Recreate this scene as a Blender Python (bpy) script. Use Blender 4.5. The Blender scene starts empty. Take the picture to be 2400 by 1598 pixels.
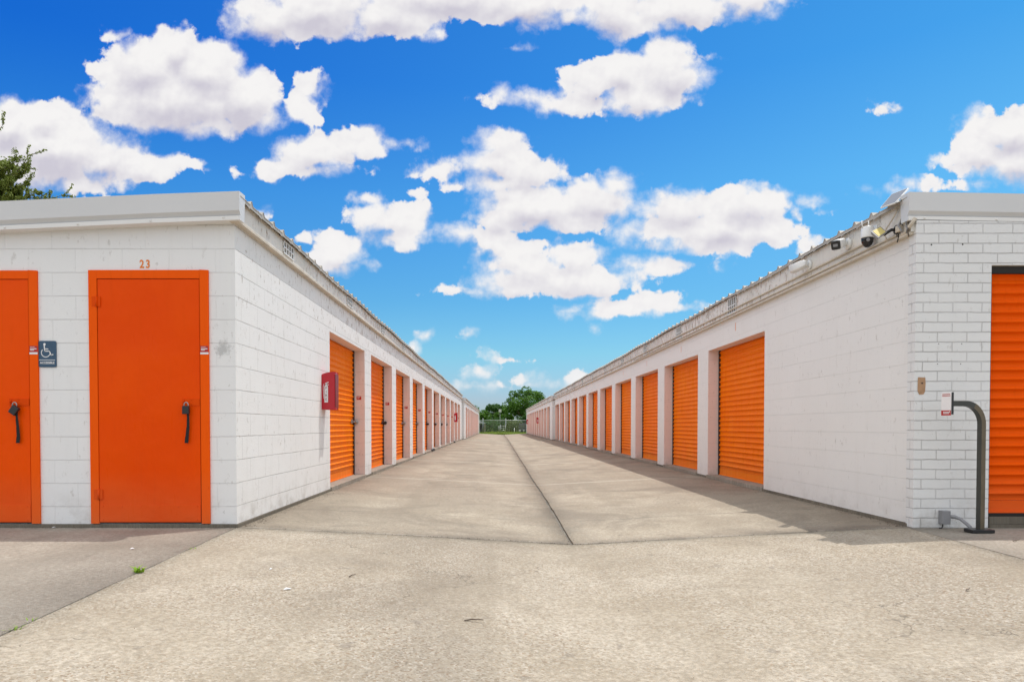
import bpy, bmesh, math, random
from mathutils import Vector, Matrix, Euler
R = math.radians
rnd = random.Random(7)
C = bpy.context.scene.collection
scene = bpy.context.scene

# ------------------------------------------------------------------ camera
F = 1600.0            # focal length in photo pixels (24 mm on 36 mm)
CZ = 0.885
PITCH = 1.15
cam_d = bpy.data.cameras.new('camera')
cam = bpy.data.objects.new('camera', cam_d); C.objects.link(cam)
cam.location = (0, 0, CZ)
cam.rotation_euler = (R(90 - PITCH), 0, 0)
cam_d.sensor_width = 36; cam_d.lens = 24
cam_d.shift_x = 36 / 2400; cam_d.shift_y = 231 / 2400
cam_d.clip_start = 0.05; cam_d.clip_end = 6000
scene.camera = cam
MR = Euler(cam.rotation_euler).to_matrix()
def ray(px, py):                                   # photo pixel -> world direction (measuring aid)
    return (MR @ Vector(((px - 1164) / F, -(py - 1030) / F, -1)))

# ------------------------------------------------------------------ sun
SUN = Vector((0.80, 0.63, 2.90)).normalized()
sd = bpy.data.lights.new('sun', 'SUN'); sd.energy = 3.1; sd.angle = R(0.5); sd.color = (1.0, 0.962, 0.905)
so = bpy.data.objects.new('sun', sd); C.objects.link(so)
so.rotation_euler = SUN.to_track_quat('Z', 'Y').to_euler(); so.location = (5, 5, 20)
scene.view_settings.view_transform = 'Standard'
scene.view_settings.look = 'None'
scene.view_settings.exposure = 0.0
scene.view_settings.gamma = 1.0
scene.cycles.max_bounces = 6; scene.cycles.diffuse_bounces = 4; scene.cycles.glossy_bounces = 2; scene.cycles.transmission_bounces = 2; scene.cycles.transparent_max_bounces = 4
scene.cycles.caustics_reflective = False; scene.cycles.caustics_refractive = False

# ------------------------------------------------------------------ node helper
class NT:
    def __init__(s, tree): s.t = tree; s.n = tree.nodes; s.l = tree.links
    def add(s, typ, ins=None, **kw):
        nd = s.n.new(typ)
        for k, v in kw.items(): setattr(nd, k, v)
        if ins:
            for k, v in ins.items():
                sock = nd.inputs[k]
                if isinstance(v, bpy.types.NodeSocket): s.l.new(v, sock)
                else: sock.default_value = v
        return nd
    def m(s, op, a, b=0.0, c=0.0, clamp=False):
        nd = s.add('ShaderNodeMath', operation=op, use_clamp=clamp)
        for i, v in enumerate((a, b, c)):
            if isinstance(v, bpy.types.NodeSocket): s.l.new(v, nd.inputs[i])
            else: nd.inputs[i].default_value = v
        return nd.outputs[0]
    def v(s, op, a, b=(0, 0, 0), c=(0, 0, 0)):
        nd = s.add('ShaderNodeVectorMath', operation=op)
        for i, x in enumerate((a, b, c)):
            if isinstance(x, bpy.types.NodeSocket): s.l.new(x, nd.inputs[i])
            else: nd.inputs[i].default_value = x
        return nd.outputs['Value'] if op in ('LENGTH', 'DOT_PRODUCT') else nd.outputs[0]
    def mix(s, f, a, b, typ='MIX'):
        nd = s.add('ShaderNodeMix', data_type='RGBA', blend_type=typ)
        for i, x in ((0, f), (6, a), (7, b)):
            if isinstance(x, bpy.types.NodeSocket): s.l.new(x, nd.inputs[i])
            else: nd.inputs[i].default_value = x if i == 0 else (tuple(x) + (1,) if len(x) == 3 else x)
        return nd.outputs[2]
    def noise(s, vec, scale, detail=3, rough=0.55, dist=0.0, dim='3D'):
        nd = s.add('ShaderNodeTexNoise', noise_dimensions=dim, ins={'Vector': vec, 'Scale': scale, 'Detail': detail, 'Roughness': rough, 'Distortion': dist})
        return nd.outputs['Fac']
    def rng(s, x, a, b, c=0.0, d=1.0, smooth=False):
        nd = s.add('ShaderNodeMapRange', {'Value': x, 'From Min': a, 'From Max': b, 'To Min': c, 'To Max': d},
                   interpolation_type='SMOOTHSTEP' if smooth else 'LINEAR')
        return nd.outputs[0]

# ------------------------------------------------------------------ world: Nishita sky with cumulus
world = bpy.data.worlds.new('World'); scene.world = world; world.use_nodes = True
W = NT(world.node_tree); W.n.clear()
sky = W.add('ShaderNodeTexSky', sky_type='NISHITA', sun_disc=False)
sky.sun_elevation = math.asin(SUN.z); sky.sun_rotation = math.atan2(SUN.x, SUN.y)
sky.altitude = 0; sky.air_density = 1.0; sky.dust_density = 0.6; sky.ozone_density = 2.5
tc = W.add('ShaderNodeTexCoord').outputs['Generated']
sep = W.add('ShaderNodeSeparateXYZ', {0: tc})
ex, ey, ez = sep.outputs
# the front of the sky dome is laid out on the world plane y = 1 (a compass direction, not the lens)
yc = W.m('MAXIMUM', ey, 0.05)
u = W.m('DIVIDE', ex, yc); v = W.m('DIVIDE', ez, yc)
K = 16.0
P = W.add('ShaderNodeCombineXYZ', {0: W.m('MULTIPLY', u, K), 1: W.m('MULTIPLY', v, K)}).outputs[0]
BL = [(410,120,70,60),(350,160,110,75),(480,170,110,80),(270,180,55,42),(250,228,72,34),(420,235,205,78),(570,232,92,80),
 (618,188,26,26),(622,275,50,36),(490,292,140,28),
 (725,212,42,32),(702,238,36,42),(752,215,22,30),(722,276,20,12),
 (20,300,120,66),(110,282,72,50),(120,350,175,82),(250,372,110,55),(335,388,75,36),(410,378,40,18),(60,400,130,55),(195,425,105,28),(465,385,18,12),
 (862,322,42,26),(820,342,80,32),(740,355,112,38),(668,388,72,28),(720,400,105,16),(920,336,36,10),
 (640,42,105,58),(580,62,55,30),(760,20,170,68),(910,32,150,55),(1008,74,26,12),(1070,-12,310,55),(1250,8,150,56),(1440,32,95,62),(1600,20,150,48),(1755,-5,100,48),(1235,66,20,10),
 (1560,120,58,38),(1570,170,88,56),(1462,168,68,46),(1400,195,75,40),(1490,228,125,40),(1350,245,110,26),(1250,228,95,18),(1172,222,24,28),(1640,180,26,16),(1605,232,35,12),(1642,136,20,7),
 (1172,335,70,32),(1160,378,105,40),(1030,400,62,20),(1230,402,92,40),(1190,432,130,26),
 (1445,438,62,40),(1400,470,112,50),(1255,482,155,52),(1170,508,70,36),(1330,515,130,30),
 (1605,488,110,46),(1750,478,110,50),(1820,458,40,26),(1700,530,165,46),(1520,542,92,28),(1630,572,130,24),(1812,545,36,34),
 (1900,471,38,11),(1868,502,16,14),(1948,497,15,7),
 (866,466,34,16),(900,512,85,38),(965,512,48,36),(935,558,80,24),(775,560,38,22),(795,592,70,38),(800,622,45,18),(848,620,22,12),(708,562,26,12),
 (1092,546,78,28),(1150,562,60,26),(1200,588,80,26),(1275,570,42,16),
 (1340,602,85,32),(1240,622,112,32),(1195,662,100,32),(1350,652,165,36),(1510,622,125,22),(1602,620,32,15),(1115,685,44,12),(1055,684,24,8),
 (1520,705,58,20),(1470,722,80,22),(1400,737,55,11),(1555,722,42,15),(1612,721,20,8),(1342,729,26,8),(1395,768,11,11),
 (2290,290,52,42),(2380,312,115,56),(2305,352,80,40),(2400,382,130,55),(2180,372,21,13),(2225,376,40,9),(2262,402,28,18),(2292,430,48,16),(2480,350,120,90),
 (2145,432,48,17),(2098,447,45,14),(612,500,28,18),(235,476,26,9),(390,470,40,6),(1915,575,34,18),
 (995,786,15,9),(1098,784,14,8),(962,822,20,20),(1145,834,32,7),(1190,844,20,6),(1128,872,40,20),(1218,888,42,14),(1250,902,40,10),(1120,905,70,14),(1355,886,28,20),
 (280,82,20,8),(1218,110,12,5),(2078,260,20,6),(975,456,13,8)]
def field(Pv, blobs):
    cur = None
    for (x, y, rx, ry) in blobs:
        d = ray(x, y); cx = d.x / d.y * K; cy = d.z / d.y * K
        ix, iy = 100.0 / rx, 100.0 / ry
        q = W.v('LENGTH', W.v('MULTIPLY_ADD', Pv, (ix, iy, 0), (-cx * ix, -cy * iy, 0)))
        s_ = min(rx, ry) / 100.0
        val = W.m('MULTIPLY_ADD', q, -s_, s_)
        cur = val if cur is None else W.m('SMOOTH_MAX', cur, val, 0.06) if ry > 18 else W.m('MAXIMUM', cur, val)
    return cur
n1f = W.noise(P, 1.5, 8, 0.58, dim='2D')
warp = W.v('MULTIPLY_ADD', W.add('ShaderNodeTexNoise', {'Vector': P, 'Scale': 1.7, 'Detail': 3, 'Roughness': 0.5}, noise_dimensions='2D').outputs['Color'], (0.36, 0.24, 0), (-0.18, -0.12, 0))
Pw = W.v('ADD', P, warp)
vor = W.add('ShaderNodeTexVoronoi', {'Vector': Pw, 'Scale': 2.6, 'Detail': 3, 'Roughness': 0.55, 'Smoothness': 0.5}, feature='SMOOTH_F1', normalize=True, voronoi_dimensions='2D').outputs['Distance']
Psh = W.v('ADD', Pw, (0.05, 0.36, 0))
base_b = W.m('ADD', W.m('MULTIPLY', W.m('SUBTRACT', n1f, 0.5), 0.55), W.m('MULTIPLY', W.m('SUBTRACT', 0.30, vor), 0.26))
edge = W.m('ADD', 0.085, W.m('MULTIPLY', W.rng(W.noise(P, 0.8, 2, 0.5, dim='2D'), 0.42, 0.62), 0.34))
n2 = W.noise(P, 1.5, 3, 0.5, dim='2D'); n2a = W.noise(W.v('ADD', P, (-0.06, 0.14, 0)), 1.5, 3, 0.5, dim='2D')
relief = W.m('ADD', W.m('MULTIPLY', W.m('SUBTRACT', n2, n2a), 0.7), W.m('MULTIPLY', W.m('SUBTRACT', n1f, 0.5), 0.16))
n2s = W.m('MULTIPLY', W.m('SUBTRACT', n2, 0.5), -0.3)
# the rest of the sky: unseen flat cloud layer, added to supply fill light
zc = W.m('MAXIMUM', ez, 0.06)
Q = W.add('ShaderNodeCombineXYZ', {0: W.m('DIVIDE', ex, zc), 1: W.m('DIVIDE', ey, zc)}).outputs[0]
g1 = W.noise(Q, 1.1, 6, 0.58, dim='2D')
alpha_b = W.rng(g1, 0.36, 0.50, 0, 1, True)
gcol = W.mix(W.rng(g1, 0.5, 0.75), (1.42, 1.42, 1.43), (1.10, 1.11, 1.14))   # unseen cloud behind the camera and overhead, brightened to raise the ambient light
front = W.m('MULTIPLY', W.rng(ey, 0.25, 0.33, 0, 1, True), W.rng(v, 0.78, 0.66, 0, 1, True))
up = W.rng(ez, 0.02, 0.1, 0, 1, True)
back_a = W.m('MULTIPLY', W.m('MULTIPLY', alpha_b, up), W.m('SUBTRACT', 1.0, front))
# deepen the clear sky towards blue, as polarised summer air looks
ramp = W.add('ShaderNodeValToRGB', {0: ez}); cr = ramp.color_ramp
cr.elements[0].position = 0.0; cr.elements[0].color = (0.66 / 1.4, 0.80 / 1.4, 1.06 / 1.4, 1)
cr.elements[1].position = 0.75; cr.elements[1].color = (0.10 / 1.4, 0.62 / 1.4, 1.25 / 1.4, 1)
for p_, c_ in ((0.039, (0.647, 0.806, 1.089)), (0.104, (0.545, 0.955, 1.07)), (0.175, (0.40, 0.91, 1.12)), (0.31, (0.30, 0.92, 1.28)), (0.44, (0.155, 0.74, 1.31))):
    e = cr.elements.new(p_); e.color = tuple(q / 1.4 for q in c_) + (1,)
side_f = W.m('MULTIPLY', ex, W.rng(ez, 0.1, 0.45))
tint = W.add('ShaderNodeCombineXYZ', {0: W.m('MULTIPLY_ADD', side_f, 1.82, 1.4), 1: W.m('MULTIPLY_ADD', side_f, 0.84, 1.4), 2: 1.4}).outputs[0]
tint = W.v('MAXIMUM', tint, (0.3, 0.6, 1.0))
tint = W.v('MINIMUM', tint, (2.3, 2.0, 1.5))
skyc = W.mix(1.0, W.mix(1.0, sky.outputs[0], ramp.outputs[0], 'MULTIPLY'), tint, 'MULTIPLY')
SKY_STR = 0.12
CL = 0.92 / SKY_STR
low = W.rng(ez, 0.02, 0.12, 0.85, 1.0)
plain = W.mix(back_a, skyc, W.mix(1.0, gcol, (CL, CL, CL), 'MULTIPLY'))
def field_group(blobs, bigs):
    # one node group per sky tile: distance fields of its clouds, and the same looked up higher for the shaded bases
    g = bpy.data.node_groups.new('cloud_field', 'ShaderNodeTree')
    for nm in ('P', 'S'): g.interface.new_socket(nm, in_out='INPUT', socket_type='NodeSocketVector')
    for nm in ('D', 'E'): g.interface.new_socket(nm, in_out='OUTPUT', socket_type='NodeSocketFloat')
    global W
    main = W; W = NT(g)
    gi = W.add('NodeGroupInput'); go = W.add('NodeGroupOutput')
    W.l.new(field(gi.outputs[0], blobs), go.inputs[0])
    if bigs: W.l.new(field(gi.outputs[1], bigs), go.inputs[1])
    W = main
    nd = W.add('ShaderNodeGroup'); nd.node_tree = g
    W.l.new(Pw, nd.inputs[0]); W.l.new(Psh, nd.inputs[1])
    return nd.outputs
def tile_shader(blobs):
    bigs = [b for b in blobs if b[2] >= 60 and b[3] >= 24]
    D0, D1 = field_group(blobs, bigs)
    dens = W.m('ADD', D0, base_b)
    a_ = W.m('MULTIPLY', W.rng(W.m('DIVIDE', W.m('ADD', dens, 0.085), edge), 0, 1, 0, 1, True), W.m('MULTIPLY', front, low))
    if bigs:
        sh = W.m('MULTIPLY', W.rng(W.m('ADD', W.m('SUBTRACT', D1, D0), n2s), -0.50, 0.42, 0, 1, True), W.rng(D1, -0.10, 0.60, 0, 1, True))
        lit = W.m('SUBTRACT', W.m('ADD', 1.0, relief), W.m('MULTIPLY', sh, 1.05), clamp=True)
    else: lit = W.m('ADD', 1.0, relief, clamp=True)
    thin = W.rng(dens, -0.05, 0.25, 0.88, 1.0)
    ccol = W.mix(W.m('MULTIPLY', lit, thin), (0.67 * CL, 0.645 * CL, 0.735 * CL), (1.0 * CL, 0.985 * CL, 0.98 * CL))
    return W.add('ShaderNodeBackground', {'Color': W.mix(a_, plain, ccol), 'Strength': SKY_STR}).outputs[0]
psep = W.add('ShaderNodeSeparateXYZ', {0: P}); Px, Py = psep.outputs[0], psep.outputs[1]
def cpos(b): d = ray(b[0], b[1]); return d.x / d.y * K, d.z / d.y * K
def tree_mix(x0, x1, y0, y1, depth):
    """split the sky plane into tiles so each direction only evaluates the clouds near it"""
    m_ = 0.75
    bl = [b for b in BL if x0 - m_ - b[2] / 100 < cpos(b)[0] < x1 + m_ + b[2] / 100 and y0 - m_ - b[3] / 100 < cpos(b)[1] < y1 + m_ + b[3] / 100]
    if not bl: return W.add('ShaderNodeBackground', {'Color': plain, 'Strength': SKY_STR}).outputs[0]
    if depth == 0 or len(bl) <= 9: return tile_shader(bl)
    if (x1 - x0) > 1.3 * (y1 - y0):
        c_ = (x0 + x1) / 2; f_ = W.m('GREATER_THAN', Px, c_); A = tree_mix(x0, c_, y0, y1, depth - 1); B = tree_mix(c_, x1, y0, y1, depth - 1)
    else:
        c_ = (y0 + y1) / 2; f_ = W.m('GREATER_THAN', Py, c_); A = tree_mix(x0, x1, y0, c_, depth - 1); B = tree_mix(x0, x1, c_, y1, depth - 1)
    return W.add('ShaderNodeMixShader', {0: f_, 1: A, 2: B}).outputs[0]
inside = W.m('MULTIPLY', W.m('LESS_THAN', W.m('ABSOLUTE', Px), 13.9), W.m('MULTIPLY', W.m('GREATER_THAN', front, 0.0), W.m('MULTIPLY', W.m('LESS_THAN', Py, 12.5), W.m('GREATER_THAN', Py, 0.2))))
bgp = W.add('ShaderNodeBackground', {'Color': plain, 'Strength': SKY_STR}).outputs[0]
top_ = W.add('ShaderNodeMixShader', {0: inside, 1: bgp, 2: tree_mix(-13.0, 13.6, 0.0, 11.0, 5)})
wo = W.add('ShaderNodeOutputWorld', {'Surface': top_.outputs[0]})
world.cycles.sampling_method = 'MANUAL'; world.cycles.sample_map_resolution = 512

# ------------------------------------------------------------------ materials
def mat(name):
    m = bpy.data.materials.new(name); m.use_nodes = True
    t = NT(m.node_tree); t.n.clear()
    b = t.add('ShaderNodeBsdfPrincipled'); o = t.add('ShaderNodeOutputMaterial', {'Surface': b.outputs[0]})
    return m, t, b
def setb(t, b, color=None, rough=0.6, metal=0.0, bump=None, dist=0.01, strength=1.0, spec=None):
    if color is not None:
        if isinstance(color, bpy.types.NodeSocket): t.l.new(color, b.inputs['Base Color'])
        else: b.inputs['Base Color'].default_value = tuple(color) + (1,)
    if isinstance(rough, bpy.types.NodeSocket): t.l.new(rough, b.inputs['Roughness'])
    else: b.inputs['Roughness'].default_value = rough
    b.inputs['Metallic'].default_value = metal
    if spec is not None: b.inputs['Specular IOR Level'].default_value = spec
    if bump is not None:
        bn = t.add('ShaderNodeBump', {'Height': bump, 'Distance': dist, 'Strength': strength})
        t.l.new(bn.outputs[0], b.inputs['Normal'])
def pos(t):
    return t.add('ShaderNodeNewGeometry').outputs['Position']
def simple(name, color, rough=0.5, metal=0.0, var=0.12, scale=12, spec=None, bumpd=0.0):
    m, t, b = mat(name)
    p = t.add('ShaderNodeTexCoord').outputs['Object']
    n = t.noise(p, scale, 4, 0.6)
    c = t.mix(n, tuple(max(0, x * (1 - var)) for x in color), tuple(min(1, x * (1 + var)) for x in color))
    setb(t, b, c, rough, metal, bump=n if bumpd else None, dist=bumpd, spec=spec)
    return m

def masonry(name, base, bw, bh, mortar, joint_dark, joint_bump, dirt=0.3, peel=0.0, wob=0.004, rough=0.75, warm=(0.9, 0.87, 0.8), jointmin=0.2, offx=0.0, offz=0.0, vert=0.45, foot=0.45):
    m, t, b = mat(name)
    uv = t.add('ShaderNodeUVMap').outputs[0]
    p = pos(t)
    wv = t.add('ShaderNodeTexNoise', {'Vector': uv, 'Scale': 7.0, 'Detail': 3}).outputs['Color']
    uvw = t.v('ADD', t.v('MULTIPLY_ADD', wv, (wob * 2, wob * 2, 0), (-wob + offx, -wob + offz, 0)), uv)
    br = t.add('ShaderNodeTexBrick', {'Vector': uvw, 'Scale': 1.0, 'Mortar Size': mortar, 'Mortar Smooth': 0.5,
               'Bias': 0.0, 'Brick Width': bw, 'Row Height': bh,
               'Color1': (1, 1, 1, 1), 'Color2': (0.0, 0.0, 0.0, 1), 'Mortar': (0.5, 0.5, 0.5, 1)}, offset=0.5, offset_frequency=2)
    vv = t.add('ShaderNodeSeparateXYZ', {0: uvw}).outputs[1]
    fr_ = t.m('FRACT', t.m('ADD', t.m('DIVIDE', vv, bh), 64.0))
    dl = t.m('MINIMUM', fr_, t.m('SUBTRACT', 1.0, fr_))
    hl = t.rng(dl, mortar * 1.6 / bh, mortar * 0.8 / bh)
    fac = t.m('MULTIPLY', br.outputs['Fac'], t.m('MULTIPLY_ADD', hl, 1.0 - vert, vert))
    big_n = t.noise(uv, 0.9, 5, 0.6)
    mid = t.noise(uv, 5.0, 5, 0.65)
    fine = t.noise(uv, 60.0, 4, 0.6)
    c = t.mix(t.m('MULTIPLY', br.outputs['Color'], 0.5), base, tuple(x * 0.965 for x in base))
    c = t.mix(t.rng(big_n, 0.35, 0.75, 0, 0.5 * dirt), c, tuple(base[i] * warm[i] * 0.86 for i in range(3)))
    # streaky grime
    st = t.noise(t.v('MULTIPLY', uv, (9, 0.9, 1)), 1.0, 5, 0.65)
    c = t.mix(t.rng(st, 0.56, 0.78, 0, 0.45 * dirt), c, tuple(base[i] * warm[i] * 0.7 for i in range(3)))
    # scattered scuffs
    sc_ = t.m('MULTIPLY', t.rng(t.noise(t.v('MULTIPLY', uv, (6, 2.6, 1)), 3.0, 6, 0.7), 0.585, 0.64), t.rng(mid, 0.45, 0.60))
    chip = t.m('MULTIPLY', t.rng(t.noise(t.v('MULTIPLY', uv, (14, 9, 1)), 1.0, 3, 0.8), 0.655, 0.68), t.rng(big_n, 0.42, 0.55))
    sc_ = t.m('MAXIMUM', sc_, chip)
    c = t.mix(t.m('MULTIPLY', sc_, min(1, dirt * 1.8)), c, (0.46, 0.43, 0.39))
    # joints with dirt, painted over in places
    jm = t.m('MULTIPLY', fac, t.rng(t.noise(uv, 2.3, 4, 0.7), 0.40, 0.68, jointmin, 1.0))
    c = t.mix(t.m('MULTIPLY', jm, joint_dark), c, (0.26, 0.24, 0.21))
    h = t.m('ADD', t.m('MULTIPLY', t.m('SUBTRACT', 1.0, fac), 1.0), t.m('ADD', t.m('MULTIPLY', mid, 0.35), t.m('MULTIPLY', fine, 0.45)))
    if peel:
        # flaked paint, heavier high up the wall and along the alley
        sp = t.add('ShaderNodeSeparateXYZ', {0: p})
        hi = t.rng(sp.outputs[2], 1.55, 2.5, 0.0, 1.0)
        far = t.rng(sp.outputs[1], 6.0, 11.5, 0.35, 1.0)
        k = t.m('MULTIPLY', hi, far)
        fl = t.noise(t.v('MULTIPLY', uv, (4.2, 1.5, 1)), 4.5, 7, 0.72, 0.3)
        th = t.m('SUBTRACT', 0.66, t.m('MULTIPLY', k, 0.105 * peel))
        pm = t.rng(t.m('SUBTRACT', fl, th), 0.0, 0.025)
        c = t.mix(t.m('MULTIPLY', pm, 0.9), c, t.mix(mid, (0.22, 0.2, 0.18), (0.55, 0.43, 0.33)))
        h = t.m('SUBTRACT', h, t.m('MULTIPLY', pm, 0.3))
    # base splash dirt
    sp2 = t.add('ShaderNodeSeparateXYZ', {0: p})
    low_ = t.m('MULTIPLY', t.rng(sp2.outputs[2], 0.34, 0.02, 0, 1), t.rng(mid, 0.46, 0.66))
    c = t.mix(t.m('MULTIPLY', low_, foot), c, (0.38, 0.34, 0.28))
    setb(t, b, c, rough, bump=h, dist=joint_bump, strength=0.9, spec=0.3)
    return m
WHITE = (0.80, 0.785, 0.755)
M_blockL = masonry('painted_block_worn', (0.83, 0.828, 0.815), 0.406, 0.2032, 0.0042, 0.58, 0.007, dirt=0.36, peel=1.0, offz=0.02, jointmin=0.08)
M_blockF = masonry('painted_block_front', (0.86, 0.86, 0.85), 0.406, 0.2032, 0.0035, 0.30, 0.0035, dirt=0.22, offz=0.02, jointmin=0.05)
M_blockR = masonry('painted_block_smooth', (0.85, 0.835, 0.81), 0.406, 0.2032, 0.0025, 0.30, 0.002, dirt=0.24, jointmin=0.0, offz=-0.01, vert=0.35, foot=0.18)
M_brick = masonry('painted_brick', (0.80, 0.80, 0.79), 0.254, 0.0847, 0.0045, 0.58, 0.009, dirt=0.22, wob=0.006, jointmin=0.15, vert=0.75)
M_fasc = masonry('painted_fascia', (0.80, 0.78, 0.74), 3.05, 9.0, 0.004, 0.8, 0.003, dirt=1.5, peel=1.25)
M_trim = simple('cream_trim', (0.62, 0.55, 0.45), 0.6, var=0.3, scale=9)
M_rake = simple('white_metal_trim', (0.66, 0.66, 0.655), 0.38, var=0.05, scale=2)
M_lip = simple('white_trim_lip', (0.80, 0.79, 0.76), 0.42, var=0.06, scale=4)
M_roof = simple('roof_sheet', (0.46, 0.42, 0.36), 0.5, var=0.28, scale=5)

def door_mat(name, c0, c1, rough, metal=0.0, streak=0.35, spec=0.08, vary=0.3, dent=0.0):
    m, t, b = mat(name)
    p = pos(t)
    rnd_ = t.add('ShaderNodeObjectInfo').outputs['Random']
    n = t.noise(p, 1.6, 5, 0.6); n2 = t.noise(t.v('MULTIPLY', p, (4, 4, 0.7)), 4.0, 5, 0.65)
    c = t.mix(t.rng(t.m('ADD', t.m('MULTIPLY', n, 0.6), t.m('MULTIPLY', rnd_, vary)), 0.25, 0.8), c0, c1)
    c = t.mix(t.rng(n2, 0.55, 0.8, 0, streak), c, tuple(x * 0.62 for x in c0))
    z = t.add('ShaderNodeSeparateXYZ', {0: p}).outputs[2]
    c = t.mix(t.m('MULTIPLY', t.rng(z, 0.5, 0.05, 0, 0.35), n), c, (0.55, 0.25, 0.12))
    setb(t, b, c, t.rng(n2, 0.3, 0.7, rough - 0.06, rough + 0.14), metal, bump=t.m('ADD', n2, t.m('MULTIPLY', n, dent)), dist=0.0012, spec=spec)
    return m
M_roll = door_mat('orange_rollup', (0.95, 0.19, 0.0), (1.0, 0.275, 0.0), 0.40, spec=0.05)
M_steel = door_mat('orange_steel', (0.84, 0.072, 0.0), (0.97, 0.115, 0.0), 0.30, streak=0.14, spec=0.09, dent=14.0)
M_frame = door_mat('orange_frame', (0.90, 0.098, 0.001), (0.94, 0.12, 0.003), 0.45)
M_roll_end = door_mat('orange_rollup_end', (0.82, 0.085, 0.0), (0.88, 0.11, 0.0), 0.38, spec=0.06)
M_ventd = simple('vent_shadow', (0.18, 0.17, 0.155), 0.8, var=0.4)
M_hinge = door_mat('orange_hardware', (0.72, 0.062, 0.0), (0.82, 0.085, 0.001), 0.4, streak=0.6)
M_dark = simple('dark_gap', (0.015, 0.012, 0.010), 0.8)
M_guide = simple('rusty_guide', (0.06, 0.035, 0.025), 0.6, var=0.4)
M_galv = simple('galvanised', (0.40, 0.41, 0.40), 0.35, 0.7, var=0.2, scale=30)
M_black = simple('black_plastic', (0.018, 0.018, 0.02), 0.35, var=0.2)
M_strap = simple('black_strap', (0.012, 0.011, 0.012), 0.8, var=0.3, scale=60)
M_wplast = simple('white_plastic', (0.82, 0.82, 0.80), 0.3, var=0.03)
M_offw = simple('dull_white_board', (0.48, 0.48, 0.44), 0.6)
M_glass = simple('dark_lens', (0.01, 0.01, 0.012), 0.08, var=0.1)
M_red = simple('red_enamel', (0.50, 0.010, 0.024), 0.28, var=0.08, scale=6)
M_redd = simple('red_dark', (0.22, 0.002, 0.004), 0.35, var=0.1)
M_stred = simple('sticker_red', (0.45, 0.02, 0.015), 0.4, var=0.05)
M_white = simple('white_print', (0.82, 0.82, 0.82), 0.45, var=0.02)
M_navy = simple('navy_sign', (0.035, 0.085, 0.15), 0.4, var=0.08, scale=20)
M_num = simple('orange_brush_paint', (0.80, 0.23, 0.035), 0.6, var=0.25, scale=60)
M_post = simple('dark_bronze_post', (0.055, 0.058, 0.052), 0.42, 0.3, var=0.25, scale=5)
M_post_side = simple('light_bronze', (0.125, 0.10, 0.062), 0.5, 0.2, var=0.4, scale=7)  # lighter brown tone for two opposite faces of the post
M_grey = simple('grey_conduit', (0.26, 0.26, 0.27), 0.5, var=0.15, scale=14)
M_bare = simple('bare_brick', (0.42, 0.25, 0.14), 0.85, var=0.35, scale=30, bumpd=0.003)
M_stain = simple('soot', (0.20, 0.19, 0.20), 0.9, var=0.5, scale=24)
M_solar = simple('solar_cell', (0.17, 0.18, 0.20), 0.55, var=0.06)
M_led = simple('led_panel', (0.72, 0.60, 0.22), 0.35, var=0.15, scale=60)
M_bark = simple('bark', (0.13, 0.10, 0.075), 0.9, var=0.35, scale=6, bumpd=0.02)
M_cardw = simple('card_white', (0.85, 0.83, 0.82), 0.4, var=0.02)
M_shed = simple('shed_metal', (0.34, 0.34, 0.38), 0.6, var=0.15, scale=2)
M_wood = simple('old_wood', (0.30, 0.25, 0.19), 0.85, var=0.3, scale=9)

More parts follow.
